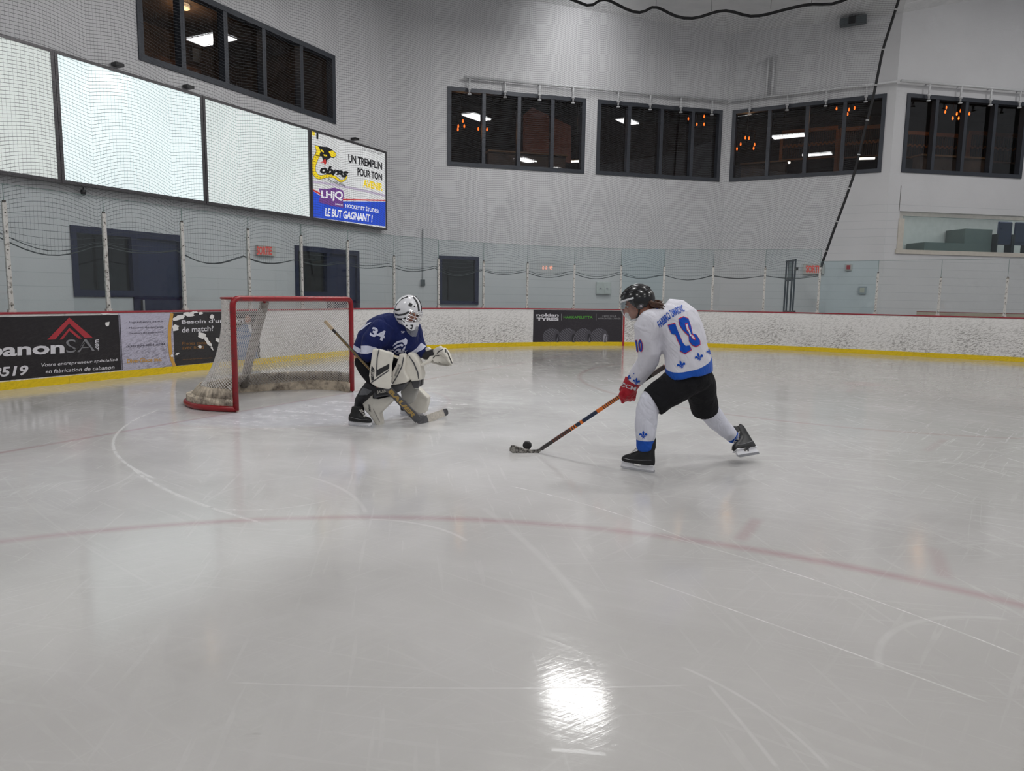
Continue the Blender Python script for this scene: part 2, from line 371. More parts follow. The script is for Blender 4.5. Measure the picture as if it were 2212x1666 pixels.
    col = t.mix(t.math('MULTIPLY', crease, 0.32), col, (0.52, 0.55, 0.70))
    col = t.mix(crl, col, (0.5, 0.12, 0.14))
    col = t.mix(t.math('MULTIPLY', white, 0.5), col, (0.78, 0.78, 0.78))
    t.set(Base_Color=col, Roughness=t.math('ADD', t.ramp(t.noise(pos, 0.8, 3, 0.6), 0.35, 0.65, 0.055, 0.12), t.math('MULTIPLY', white, 0.35)))
    t.b.inputs['IOR'].default_value = 1.31; t.b.inputs['Specular IOR Level'].default_value = 0.62
    h = t.math('ADD', t.noise(t.mapping(pos, rot=(0, 0, 0.35), scale=(2.5, 16, 1)), 2.0, 3, 0.65), t.noise(t.mapping(pos, rot=(0, 0, -0.6), scale=(3, 22, 1)), 2.5, 3, 0.6))
    t.bump(h, 0.10, 0.003)
    return t.m
fl = MB().quad((-30, -16, 0), (32, -16, 0), (32, 34, 0), (-30, 34, 0)).build('floor', ice_material()); props(fl, 'grey-white scratched rink ice with faint red circle and goal lines', 'ice', kind='structure')

# ================================================================ WALLS
def block_wall(name, col, top_plain=4.2):
    t = NT(name); uv = t.n('ShaderNodeUVMap').outputs[0]
    br = t.n('ShaderNodeTexBrick'); t.put(br.inputs['Vector'], uv); br.inputs['Scale'].default_value = 1.0
    br.inputs['Brick Width'].default_value = 60.0; br.inputs['Row Height'].default_value = 0.228; br.inputs['Mortar Size'].default_value = 0.006; br.inputs['Mortar Smooth'].default_value = 0.3
    br.inputs['Color1'].default_value = (1, 1, 1, 1); br.inputs['Color2'].default_value = (0.975, 0.98, 0.98, 1); br.inputs['Mortar'].default_value = (0.80, 0.82, 0.83, 1)
    nz = t.noise(uv, 0.6, 4); k = t.ramp(nz, 0.3, 0.7, 0.96, 1.04)
    x = t.sep(uv); mask = t.ramp(x[1], top_plain, top_plain + 0.05)
    b = t.mix(mask, br.outputs[0], (1.0, 1.0, 1.0))
    v = t.n('ShaderNodeVectorMath', operation='MULTIPLY'); t.put(v.inputs[0], b); v.inputs[1].default_value = col
    s2 = t.n('ShaderNodeVectorMath', operation='SCALE'); t.put(s2.inputs[0], v.outputs[0]); t.put(s2.inputs[3], k)
    t.put(t.b.inputs['Base Color'], s2.outputs[0]); t.set(Roughness=0.55)
    t.bump(t.math('ADD', t.noise(uv, 26, 3), t.math('MULTIPLY', br.outputs[1], -0.8)), 0.15, 0.01)
    return t.m
WALLM = block_wall('painted_block', srgb(205, 205, 207))
def build_wall(name, W, s0, s1, ztops, holes, m, label, thick=0.25):
    ss = sorted({s0, s1, *[h[0] for h in holes], *[h[1] for h in holes], *[q[0] for q in ztops]}); ss = [q for q in ss if s0 <= q <= s1]
    zs = sorted({0.0, 4.2, 7.6, *[h[2] for h in holes], *[h[3] for h in holes]})
    zt = lambda s: float(np.interp(s, [q[0] for q in ztops], [q[1] for q in ztops]))
    bm = bmesh.new(); uvl = bm.loops.layers.uv.new('UVMap'); cache = {}
    def vt(s, z):
        k = (round(s, 4), round(z, 4))
        if k not in cache: cache[k] = bm.verts.new(P3(wp(W, s, z)))
        return cache[k], (s, z)
    for a, b in zip(ss[:-1], ss[1:]):
        for zi in range(len(zs)):
            z0 = zs[zi]; last = zi == len(zs) - 1; z1 = None if last else zs[zi + 1]
            if any(h[0] <= a + 1e-6 and b <= h[1] + 1e-6 and h[2] <= z0 + 1e-6 and (z1 is not None and z1 <= h[3] + 1e-6) for h in holes): continue
            q = [vt(a, z0), vt(b, z0), vt(b, z1 if z1 else zt(b)), vt(a, z1 if z1 else zt(a))]
            f = bm.faces.new([x[0] for x in q])
            for l, x in zip(f.loops, q): l[uvl].uv = x[1]
    me = bpy.data.meshes.new(name); bm.to_mesh(me); bm.free()
    o = link(name, me, m); sm = o.modifiers.new('thick', 'SOLIDIFY'); sm.thickness = thick; sm.offset = -1
    if me.polygons[0].normal.dot(Vector(W[2])) < 0: sm.offset = 1
    props(o, label, 'wall', kind='structure'); return o
LB, LC, LD = 10.29, 4.647, 13.0
winA = [(7.6, 9.83, 0.0, 2.41), (12.88, 15.23, 0.0, 2.44), (9.05, 14.39, 5.5, 7.12)]
uAB = float((WB[0]) @ U)
build_wall('wall_end', WA, -3.0, uAB, [(-3, 10.6), (uAB, 9.9)], winA, WALLM, 'grey painted block wall behind the goal carrying the lit billboards')
winB = [(1.18, 2.36, 1.06, 2.46), (1.42, 5.57, 5.01, 7.18), (5.94, 10.09, 5.01, 7.18)]
build_wall('wall_corner', WB, 0.0, LB, [(0, 9.9), (LB, 9.47)], winB, WALLM, 'grey angled wall in the far corner with two wide dark windows')
winC = [(0.14, 4.42, 5.01, 7.18)]
build_wall('wall_side', WC, 0.0, LC, [(0, 9.47), (LC, 9.3)], winC, WALLM, 'light grey side wall under the wide window with warm lamps')
winD = [(0.35, 4.4, 5.01, 7.18), (0.42, 8.0, 2.80, 3.93)]
build_wall('wall_right', WD, 0.0, LD, [(0, 9.3), (2.2, 9.85), (LD, 12.2)], winD, WALLM, 'light grey right wall with a window above the spectator opening')
# ceiling
ct = NT('ceiling_sheet'); cc = ct.coord('Object'); ct.set(Roughness=0.7)
ct.put(ct.b.inputs['Base Color'], ct.mix(ct.ramp(ct.noise(cc, 1.2, 4), 0.35, 0.65), (0.72, 0.73, 0.74), (0.80, 0.80, 0.81))); ct.bump(ct.noise(ct.mapping(cc, scale=(1, 3, 1)), 1.5, 5), 0.5, 0.08)
ring = [wp(WA, -3, 10.6), wp(WB, 0, 9.9), wp(WC, 0, 9.47), wp(WD, 0, 9.3), wp(WD, 2.2, 9.85), wp(WD, LD, 12.2), np.array([26, -2, 12.0]), np.array([22, -16, 12.0]), np.array([-16, -16, 11.6])]
cb = MB(); cen = np.array([4, 4, 11.9])
for i in range(len(ring)):
    j = (i + 1) % len(ring); k = len(cb.v); cb.v += [tuple(ring[i]), tuple(ring[j]), tuple(cen)]; cb.f.append((k, k + 1, k + 2)); cb.mi.append(0)
props(cb.build('ceiling', ct.m), 'pale grey rink ceiling sheeting', 'ceiling', kind='structure')

# rooms behind the windows
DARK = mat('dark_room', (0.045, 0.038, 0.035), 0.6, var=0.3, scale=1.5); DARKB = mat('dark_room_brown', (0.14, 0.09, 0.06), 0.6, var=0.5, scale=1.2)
def lineint(p, d, q, e):
    s = np.linalg.solve(np.array([[d[0], -e[0]], [d[1], -e[1]]]), (q - p)[:2])[0]; return p + d * s
def offw(W, k): return W[0] - W[2] * k
DEP = 6.0
pb = [wp(WB, -2.5, 0, -DEP), lineint(offw(WB, DEP), WB[1], offw(WC, DEP), WC[1]), lineint(offw(WC, DEP), WC[1], offw(WD, DEP), WD[1]), wp(WD, LD, 0, -DEP)]
front = [wp(WB, -2.5, 0, -0.3), wp(WB, LB, 0, -0.3), lineint(offw(WC, .3), WC[1], offw(WD, .3), WD[1]), wp(WD, LD, 0, -0.3)]
rb = MB()
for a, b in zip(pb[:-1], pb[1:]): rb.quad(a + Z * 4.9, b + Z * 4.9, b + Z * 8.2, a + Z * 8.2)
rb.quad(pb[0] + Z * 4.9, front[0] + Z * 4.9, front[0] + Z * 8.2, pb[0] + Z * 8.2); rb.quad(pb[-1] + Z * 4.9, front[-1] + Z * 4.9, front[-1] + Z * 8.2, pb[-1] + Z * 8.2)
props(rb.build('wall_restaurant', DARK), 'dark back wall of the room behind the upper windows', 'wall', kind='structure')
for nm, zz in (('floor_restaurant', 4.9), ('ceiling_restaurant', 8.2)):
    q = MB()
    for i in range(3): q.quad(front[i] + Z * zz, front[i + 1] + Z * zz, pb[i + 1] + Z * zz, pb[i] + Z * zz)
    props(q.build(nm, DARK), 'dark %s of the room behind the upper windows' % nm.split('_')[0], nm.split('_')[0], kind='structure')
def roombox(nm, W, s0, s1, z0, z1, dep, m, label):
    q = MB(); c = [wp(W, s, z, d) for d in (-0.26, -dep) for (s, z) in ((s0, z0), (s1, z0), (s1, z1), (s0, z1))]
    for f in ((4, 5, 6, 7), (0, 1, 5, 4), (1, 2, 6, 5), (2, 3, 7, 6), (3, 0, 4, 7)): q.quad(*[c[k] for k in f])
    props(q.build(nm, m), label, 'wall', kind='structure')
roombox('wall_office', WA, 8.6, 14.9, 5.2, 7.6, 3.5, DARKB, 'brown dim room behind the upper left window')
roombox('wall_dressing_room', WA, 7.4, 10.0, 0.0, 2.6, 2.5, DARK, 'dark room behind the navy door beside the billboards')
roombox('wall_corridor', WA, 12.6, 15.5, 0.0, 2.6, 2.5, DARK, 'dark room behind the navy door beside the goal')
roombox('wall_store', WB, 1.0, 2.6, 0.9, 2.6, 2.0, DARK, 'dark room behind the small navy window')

CHAR = mat('charcoal_frame', srgb(52, 56, 64), 0.45, 0.2); NAVY = mat('navy_frame', srgb(17, 23, 58), 0.4)
WGL = glass('window_glass', (0.75, 0.75, 0.76), 0.85, 0.01)
def window(name, W, s0, s1, z0, z1, mull, label, fm, fw=0.11, depth=0.14, d0=-0.16, kind='window', panes=None):
    e = empty(name, wp(W, (s0 + s1) / 2, z0), label, kind, kind='structure')
    f = MB(); a, b = d0, d0 + depth + 0.05
    for q in ((s0, s1, z1 - fw, z1), (s0, s1, z0, z0 + fw), (s0, s0 + fw, z0 + fw, z1 - fw), (s1 - fw, s1, z0 + fw, z1 - fw)): wbox(f, W, *q, a, b)
    f.build('window_frame', fm, e)
    for ms in mull:
        m = MB(); wbox(m, W, ms - 0.05, ms + 0.05, z0 + fw, z1 - fw, a, b - 0.01); m.build('mullion', fm, e)
    es = [s0 + fw] + list(mull) + [s1 - fw]
    for p, q in zip(es[:-1], es[1:]):
        g = MB(); wbox(g, W, p + 0.005, q - 0.005, z0 + fw, z1 - fw, d0 + 0.01, d0 + 0.022); g.build('pane', WGL, e)
    return e
mA = [wsz(WA, x, 60 if x < 500 else 160)[0] for x in (393, 486, 571, 651)]
window('window_1', WA, 9.05, 14.39, 5.5, 7.12, mA, 'upper left five-pane dark window above the lit billboards', CHAR)
window('window_2', WB, 1.42, 5.57, 5.01, 7.18, [wsz(WB, x, 280)[0] for x in (1045, 1121, 1193)], 'upper four-pane window showing a brown partition inside', CHAR)
window('window_3', WB, 5.94, 10.09, 5.01, 7.18, [wsz(WB, x, 300)[0] for x in (1358, 1428, 1495)], 'upper four-pane window between the brown-partition window and the wall corner', CHAR)
window('window_4', WC, 0.14, 4.42, 5.01, 7.18, [wsz(WC, x, 300)[0] for x in (1660, 1741, 1821)], 'upper four-pane window with hanging warm lamps, left of the white wall edge', CHAR)
window('window_5', WD, 0.35, 4.4, 5.01, 7.18, [wsz(WD, x, 300)[0] for x in (2018, 2082, 2145)], 'upper right four-pane window above the spectator opening', CHAR)
window('window_6', WB, 1.18, 2.36, 1.06, 2.46, [], 'small square navy-framed window low behind the rink glass', NAVY, fw=0.1, d0=-0.12)
def door_unit(name, W, s0, sm, s1, ztop, wz, label):
    e = empty(name, wp(W, (s0 + s1) / 2, 0), label, 'door', kind='structure')
    f = MB()
    for q in ((s0, s1, ztop - .12, ztop), (s0, s0 + .1, wz, ztop - .12), (sm - .06, sm + .06, 0, ztop - .12), (s1 - .1, s1, 0, ztop - .12), (s0 + .1, sm - .06, wz, wz + .12)): wbox(f, W, *q, -0.1, 0.03)
    f.build('door_frame', NAVY, e)
    g = MB(); wbox(g, W, s0 + .1, sm - .06, wz + .12, ztop - .12, -.07, -.058); g.build('pane', WGL, e)
    b = MB(); wbox(b, W, s0, sm - .06, 0, wz, -.2, 0.0); b.build('wall_infill', WALLM, e)
    d = MB(); wbox(d, W, sm + .06, s1 - .1, 0.01, ztop - .12, -.09, -.04); dd = d.build('door_leaf', mat('navy_door', srgb(24, 32, 66), 0.4), e)
    h = MB(); wbox(h, W, sm + .12, sm + .16, 0.95, 1.15, -.04, 0.02); h.build('handle', mat('steel', (0.4, 0.4, 0.42), 0.4, 0.8), dd)
door_unit('door_1', WA, 7.6, wsz(WA, 290, 560)[0], 9.83, 2.41, 1.2, 'navy door with side window, left of the lit exit sign')
door_unit('door_2', WA, 12.88, wsz(WA, 708, 590)[0], 15.23, 2.44, 1.24, 'navy door with side window seen above the goal')

# ================================================================ UPPER ROOM CONTENT
def PI_(W, x, y, d): return wpx(W, x, y, -d)
BULB = emat('warm_bulb', (1.0, 0.15, 0.015), 3.4); BRASS = mat('dark_brass', (0.08, 0.05, 0.02), 0.4, 0.8)
def chandelier(W, d, pts, label):
    ps = [PI_(W, x, y, d) for x, y in pts]; c = sum(ps) / len(ps); top = np.array([c[0], c[1], 8.2])
    e = empty('hanging_lamp', top, label, 'lamp', 'warm lamps behind the upper windows')
    hub = np.array([c[0], c[1], max(p[2] for p in ps) + 0.22]); r = MB().tube([top, hub], 0.012, 6)
    for p in ps: r.tube([hub, np.array([p[0], p[1], hub[2] - 0.02]), p + Z * 0.08], 0.008, 5)
    r.build('arm', BRASS, e)
    pd = bpy.data.lights.new('bulb_light', 'POINT'); pd.energy = 1.3 * len(pts); pd.color = (1.0, .55, .22); pd.shadow_soft_size = .12; po = bpy.data.objects.new('bulb_light', pd); COL.objects.link(po); po.parent = e; po.location = P3(c - top + np.array([0, 0, -.12]))
    for p in ps:
        b = MB(); b.ring([[p + np.array([rr * math.cos(q), rr * math.sin(q), zz]) for q in [k * math.pi / 4 for k in range(8)]] for rr, zz in ((0.010, 0.06), (0.020, 0.035), (0.027, 0.0), (0.021, -0.03), (0.006, -0.045))]); b.build('bulb', BULB, e, True)
chandelier(WB, 2.2, [(1000, 262), (990, 273), (1003, 273), (989, 280)], 'warm bulb cluster hanging at the left end of the brown-partition window')
chandelier(WB, 2.6, [(1033, 279), (1052, 280)], 'pair of warm bulbs beside the first mullion of the brown-partition window')
chandelier(WB, 2.0, [(1257, 257)], 'single warm bulb at the right end of the brown-partition window')
chandelier(WB, 2.4, [(1521, 252), (1505, 269), (1521, 269), (1487, 257)], 'warm bulb cluster at the right end of the window next to the wall corner')
chandelier(WC, 2.0, [(1610, 298), (1618, 299), (1600, 312), (1630, 313), (1628, 321), (1592, 322)], 'low warm bulb cluster in the first pane right of the wall corner')
chandelier(WC, 2.2, [(1807, 235), (1834, 237), (1846, 234), (1831, 247)], 'bright warm bulb cluster left of the white wall edge')
chandelier(WD, 2.0, [(2044, 233), (2042, 242), (2075, 240), (2067, 246), (2058, 256), (2071, 256), (2094, 246)], 'large warm bulb cluster in the upper right window')
def linear_lamp(W, d, a, b, label):
    p, q = PI_(W, *a, d), PI_(W, *b, d); e = empty('linear_lamp', (p + q) / 2, label, 'lamp', 'white tube lamps behind the upper windows')
    MB().tube([p, q], 0.035, 8).build('tube', emat('tube_glow', (1.0, 0.93, 0.8), 4.5), e); MB().tube([p + Z * .05, q + Z * .05], 0.03, 6).build('housing', BRASS, e)
    MB().tube([(p + q) / 2 + Z * .06, np.array([*((p + q) / 2)[:2], 8.2])], 0.006, 5).build('cord', BRASS, e)
linear_lamp(WB, 1.8, (1234, 349), (1256, 348), 'short white tube lamp at the lower right of the brown-partition window')
linear_lamp(WC, 2.0, (1671, 354), (1707, 351), 'white tube lamp low in the second pane right of the wall corner')
linear_lamp(WC, 2.0, (1855, 343), (1890, 342), 'white tube lamp low beside the net rope')
pp = MB().prism([PI_(WB, x, y, 3.2) for x, y in ((1133, 246), (1150, 232), (1233, 272), (1233, 352), (1133, 334))], WB[2] * -0.2)
props(pp.build('partition', mat('brown_board', srgb(205, 145, 125), 0.8)), 'brown pointed partition board inside the left upper window', 'partition')
OAK = mat('pale_oak', srgb(150, 110, 70), 0.5)
def counter(W, d, a, b, label):
    p, q = PI_(W, *a, d), PI_(W, *b, d); q[2] = p[2] = (p[2] + q[2]) / 2; t = (q - p) / 2; e = empty('bar_counter', [*((p + q) / 2)[:2], 4.9], label, 'counter')
    MB().obox((p + q) / 2, t, W[2] * 0.25, Z * 0.025).build('counter_top', OAK, e)
    h = (p[2] - 4.9) / 2; MB().obox((p + q) / 2 - Z * (h + 0.013), t * 0.97, W[2] * 0.15, Z * (h - 0.013)).build('counter_front', DARKB, e)
counter(WB, 1.6, (1051, 327), (1221, 340), 'pale oak bar counter inside the brown-partition window')
counter(WC, 1.4, (1602, 358), (1700, 349), 'pale oak counter inside the window right of the wall corner')
counter(WD, 1.5, (1978, 338), (2126, 345), 'pale oak counter inside the upper right window')
def wine_rack(W, d, x0, x1, yt, yb, label, nsl, posts):
    (sa, _), (sb, _) = wsz(W, x0, yt, -d), wsz(W, x1, yt, -d); zt = (wsz(W, x0, yt, -d)[1] + wsz(W, x1, yt, -d)[1]) / 2; zb = wsz(W, (x0 + x1) / 2, yb, -d)[1]
    e = empty('lattice_screen', wp(W, (sa + sb) / 2, 4.9, -d), label, 'screen'); wood = mat('screen_wood', srgb(140, 90, 50), 0.5)
    r = MB(); wbox(r, W, sa, sb, zt - .06, zt + .06, -d - .05, -d + .02); wbox(r, W, sa, sb, zb, zb + .05, -d - .05, -d + .02); r.build('rail', wood, e)
    for k in range(posts):
        p = MB(); s = sa + (sb - sa) * k / max(posts - 1, 1); wbox(p, W, s - .05, s + .05, 4.9, zt - .06, -d - .05, -d + .03); p.build('post', wood, e)
    m = MB(); ck = MB()
    for k in range(nsl):
        s = sa + (sb - sa) * (k + .5) / nsl; wbox(m, W, s - .008, s + .008, zb + .05, zt - .06, -d - .02, -d)
        z0 = zb + (zt - zb) * (0.45 if k % 2 else 0.50); wbox(ck, W, s - .04, s + .04, z0, z0 + .06, -d - .01, -d + .015)
    m.build('slat_lattice', mat('screen_slat', srgb(90, 68, 50), 0.5), e); ck.build('block_row', wood, e)
wine_rack(WC, 3.0, 1690, 1810, 281, 344, 'wooden lattice screen in the middle panes of the window with hanging warm lamps', 26, 2)
wine_rack(WC, 3.4, 1815, 1915, 276, 340, 'wooden lattice screen behind the net rope', 22, 2)
wine_rack(WD, 3.2, 1955, 2075, 290, 345, 'wooden lattice screen left in the upper right window', 24, 2)
wine_rack(WD, 2.8, 2095, 2205, 290, 352, 'wooden lattice screen right in the upper right window', 20, 2)
# picture wall inside window 1
mm = mat('mural', (0.16, 0.07, 0.03), 0.7, var=0.9, scale=3.0)
f = MB(); wbox(f, WA, 8.7, 12.2, 5.3, 6.45, -2.2, -2.1); props(f.build('mural_panel', mm), 'rusty brown picture panel inside the upper left window', 'picture')
e = empty('added_fill_lamp', wp(WA, 11.5, 7.6, -1.8), 'added dim warm lamp, unseen, brightening the room behind the upper left window', 'lamp')  # unseen lamp added so the room behind this window is less black
f = MB(); f.tube([wp(WA, 11.5, 7.6, -1.8), wp(WA, 11.5, 7.52, -1.8)], .16, 16); f.build('fill_lamp_shade', emat('dim_fill_shade', (1, .7, .4), 1.0), e)
pd = bpy.data.lights.new('room_fill_light', 'POINT'); pd.energy = 14; pd.color = (1, .7, .42); pd.shadow_soft_size = .15; po = bpy.data.objects.new('room_fill_light', pd); COL.objects.link(po); po.parent = e; po.location = (0, 0, -.25)
f = MB(); f.tube([PI_(WA, 421, 108, 0.9), PI_(WA, 421, 135, 0.9)], [0.12, 0.09], 6); props(f.build('lantern', mat('lantern_glass', (0.25, 0.2, 0.14), 0.4)), 'small lantern standing inside the upper left window', 'lantern')
# ================================================================ SPRINKLER PIPES
WHP = mat('white_pipe', srgb(205, 206, 208), 0.4)
def pipe(W, s0, s1, zp, drops, label, d=0.16, extra=None):
    e = empty('sprinkler_pipe', wp(W, (s0 + s1) / 2, zp), label, 'pipe'); m = MB(); m.tube([wp(W, s0, zp, d), wp(W, s1, zp, d)], 0.038, 10)
    if extra: m.tube(extra, 0.045, 8)
    m.build('pipe_run', WHP, e, True)
    for s in drops:
        q = MB(); q.tube([wp(W, s, zp + .04, d), wp(W, s, 7.02, d)], 0.026, 8); q.tube([wp(W, s, 7.16, d), wp(W, s, 7.10, d)], 0.05, 8); q.tube([wp(W, s, 6.99, d), wp(W, s, 6.96, d)], 0.055, 8); q.build('sprinkler_drop', WHP, e, True)
        b = MB(); wbox(b, W, s - .012, s + .012, zp - .012, zp + .012, 0.0, d); b.build('bracket', mat('steel', (.4, .4, .42)), e)
pipe(WB, 1.86, LB - .12, 7.43, [wsz(WB, x, 230)[0] for x in (1011.6, 1088, 1162, 1234, 1331, 1400, 1466, 1533)], 'white sprinkler pipe above the two left upper windows')
c0 = wsz(WC, 1667, 125)[0]
pipe(WC, 0.1, LC - .0, 7.43, [wsz(WC, x, 230)[0] for x in (1622, 1702, 1784.5, 1870)], 'white sprinkler pipe with upright loop above the window beside the net rope',
     extra=[wp(WC, c0 - .07, 7.45, .16), wp(WC, c0 - .07, 8.55, .16), wp(WC, c0 + .09, 8.55, .16), wp(WC, c0 + .09, 7.45, .16)])
pipe(WD, 0.0, 6.0, 7.45, [wsz(WD, x, 210)[0] for x in (1997.5, 2066, 2131, 2194)], 'white sprinkler pipe above the upper right window')

# ================================================================ SMALL WALL THINGS
GREYB = mat('grey_box', srgb(150, 155, 158), 0.5); BLK = mat('black_plastic', (0.012, 0.012, 0.013), 0.35)
def wall_item(name, W, s0, s1, z0, z1, d, m, label, cat, bevel=0.008):
    e = empty(name, wp(W, (s0 + s1) / 2, z0), label, cat); q = MB(); wbox(q, W, s0, s1, z0, z1, 0.001, d); q.build('housing', m, e, bevel=bevel); return e
def exit_sign(W, x0, x1, y0, y1, label, tx0, tx1):
    (s0, z1), (s1, z0) = wsz(W, x0, y0), wsz(W, x1, y1)
    e = wall_item('exit_sign', W, s0, s1, z0, z1, 0.08, mat('sign_white', srgb(190, 185, 180), .5), label, 'sign')
    sf = lambda x, y: wpx(W, x, y, 0.083)
    quad_text('lettering', 'SORTIE', [(tx0, y0 + 3), (tx1, y0 + 3.6), (tx1, y1 - 3), (tx0, y1 - 3.6)], sf, emat('exit_red', srgb(205, 70, 60), 0.28), e, 0.035)
exit_sign(WA, 552, 590, 529, 554, 'red lettered SORTIE exit sign on the wall between the two navy doors', 554.5, 587.5)
exit_sign(WC, 1736, 1780, 570, 593, 'red lettered SORTIE exit sign behind the foot of the net rope', 1741, 1775)
e = wall_item('fire_alarm_box', WC, 3.66, 3.84, 2.22, 2.42, 0.06, mat('sign_white', (.5, .5, .5)), 'white box with a red centre on the side wall, above the grey outlet box', 'alarm')
q = MB(); wbox(q, WC, 3.70, 3.80, 2.26, 2.38, .06, .085); q.build('alarm_handle', mat('alarm_red', srgb(170, 35, 45), .4), e)
e = wall_item('outlet_box', WC, 4.06, 4.27, 1.54, 1.76, 0.07, GREYB, 'grey square outlet box on the side wall, below the red alarm box', 'box')
q = MB(); wbox(q, WC, 4.10, 4.22, 1.58, 1.72, .07, .08); q.build('cover_plate', mat('beige_plate', srgb(185, 180, 165), .5), e)
e = wall_item('breaker_cabinet', WB, 6.05, 6.52, 1.42, 1.80, 0.09, mat('cab_grey', srgb(194, 199, 197), .5), 'pale grey twin-door cabinet on the wall above the tyre advert', 'cabinet')
for k in (0, 1):
    q = MB(); wbox(q, WB, 6.08 + .22 * k, 6.27 + .22 * k, 1.45, 1.77, .09, .1); dd = q.build('cabinet_door', mat('cab_grey', (.4, .4, .4)), e)
    q = MB(); wbox(q, WB, 6.14 + .22 * k, 6.2 + .22 * k, 1.58, 1.62, .1, .112); q.build('latch', mat('steel', (.4, .4, .4)), dd)
e = empty('conduit', wp(WB, .72, 1.6), 'thin grey conduit with switch box on the wall above the goalkeeper', 'conduit')
q = MB(); q.tube([wp(WB, .72, 1.75, .03), wp(WB, .72, 3.2, .03)], .014, 6); q.build('conduit_tube', GREYB, e); q = MB(); wbox(q, WB, .66, .78, 1.58, 1.76, .001, .06); q.build('switch_box', mat('dark_grey_box', srgb(85, 92, 95), .5), e)
e = empty('security_camera', wpx(WA, 180, 410, .1), 'small black dome camera under the lit blank billboard', 'camera')
pc = wpx(WA, 180, 417, .1); q = MB(); q.ring([[pc + np.array([r_ * math.cos(k), r_ * math.sin(k), z_]) for k in [j * math.pi / 5 for j in range(10)]] for r_, z_ in ((.04, .05), (.045, .02), (.04, -.02), (.015, -.045))]); q.build('camera_dome', BLK, e, True)
q = MB(); q.tube([pc + Z * .04, wpx(WA, 180, 405, .1)], .012, 6); q.build('camera_stem', BLK, e)
for lx, lab in ((247, 'second billboard, left'), (400, 'second billboard, right'), (761, 'printed billboard')):
    p = wsz(WA, lx, 140 + (lx - 247) * .28)
    q = MB(); wbox(q, WA, p[0] - .08, p[0] + .08, 5.24, 5.29, .02, .16); props(q.build('bracket_clip', BLK), 'small black clip on the top edge of the %s' % lab, 'clip', 'clips on the billboard tops')
p = wpx(WC, 1843, 46, .25); e = empty('flood_lamp', p, 'dark box lamp under the ceiling edge, left of the net rope', 'lamp')
MB().obox(p, WC[1] * .34, WC[2] * .12, Z * .09).build('housing', mat('dark_grey_box', (.1, .1, .1)), e)
MB().obox(p - WC[1] * .02 + WC[2] * .13, WC[1] * .09, WC[2] * .02, Z * .1).build('lamp_grille', BLK, e)
MB().tube([p + Z * .08, p + Z * .32], .015, 6).build('mount', mat('steel', (.4, .4, .4)), e)

# ================================================================ BILLBOARDS
FR = mat('billboard_frame', srgb(92, 90, 92), 0.35, 0.5)
def billboard(x0, x1, col, st, label):
    s0, s1 = (wsz(WA, q_, 300, .18)[0] for q_ in (x0, x1)); z0, z1 = wsz(WA, 443, 440, .18)[1], wsz(WA, 440, 207, .18)[1]; e = empty('lit_billboard', wp(WA, (s0 + s1) / 2, z0), label, 'billboard')
    q = MB(); wbox(q, WA, s0, s1, z0, z1, .01, .16); q.build('light_box', mat('billboard_side', srgb(120, 118, 118), .5), e)
    q = MB()
    for r in ((s0, s1, z1 - .05, z1), (s0, s1, z0, z0 + .05), (s0, s0 + .05, z0 + .05, z1 - .05), (s1 - .05, s1, z0 + .05, z1 - .05)): wbox(q, WA, *r, .16, .19)
    q.build('frame', FR, e)
    q = MB(); wbox(q, WA, s0 + .05, s1 - .05, z0 + .05, z1 - .05, .16, .172); 
    key = 'lit_face_material'; t = NT(key); t.set(Base_Color=(.55, .57, .57), Roughness=.12); t.b.inputs['Emission Color'].default_value = (*col, 1)
    t.put(t.b.inputs['Emission Strength'], t.ramp(t.noise(t.coord('Object'), .55, 2), .3, .7, st * .9, st * 1.08)); q.build('lit_face', t.m, e); return e
billboard(-260, 127, (.88, .95, .90), .44, 'blank lit billboard cut by the left edge of the picture')
billboard(128, 440, (.84, .99, 1.0), .76, 'blank bluish-white lit billboard, brightest of the row')
billboard(441, 669, (.86, .97, .95), .52, 'blank lit billboard directly left of the printed one')
bb = billboard(670, 834.5, (.92, .92, .93), .42, 'lit billboard printed with a yellow snake logo and French hockey slogan')
def bs(dd): return lambda x, y: wpx(WA, 660 + x / 6.942, 260 + y / 6.942, .172 + dd)
L1, L2, L3, L4, L5 = bs(.004), bs(.007), bs(.010), bs(.013), bs(.016)
def em(n, c, k=.35): return emat(n, srgb(*c), k)
BLU = em('print_blue', (38, 78, 200), .45); RED = em('print_red', (205, 50, 50)); PW = em('print_white', (235, 235, 240), .5); PK = mat('print_black', (.012, .012, .016), .4); YL = em('print_yellow', (235, 205, 30), .5)
PUR = em('print_purple', (120, 70, 150), .3); LAV = em('print_lavender', (190, 180, 200), .4)
poly_px('blue_field', [(82, 1040), (250, 1150), (560, 1215), (1198, 1220), (1198, 1592), (90, 1450)], L1, BLU, bb)
poly_px('red_stripe', [(80, 1015), (245, 1100), (560, 1178), (1198, 1192), (1198, 1210), (560, 1200), (240, 1128), (80, 1040)], L2, RED, bb)
poly_px('lavender_sweep', stroke_pts(smooth_path([(82, 920), (300, 945), (600, 1000), (900, 1060), (1195, 1130)], 6), 34), L1, LAV, bb)
def bt(s, q, m, bold=.02, lay=L3, shear=0): quad_text('lettering', s, q, lay, m, bb, bold, None, shear, .95)
bt('UN TREMPLIN', [(640, 505), (1148, 632), (1148, 745), (645, 630)], PK, .03)
bt('POUR TON', [(778, 708), (1148, 800), (1148, 905), (780, 828)], PK, .03)
bt('AVENIR', [(862, 885), (1158, 950), (1156, 1062), (866, 998)], YL, .035)
bt('Tous derrière la Ligue!', [(845, 412), (1145, 490), (1142, 528), (850, 450)], mat('print_grey', srgb(120, 118, 120), .5), 0, shear=.2)
bt('HOCKEY ET ÉTUDES:', [(600, 1238), (1100, 1322), (1098, 1390), (600, 1308)], PW, .025)
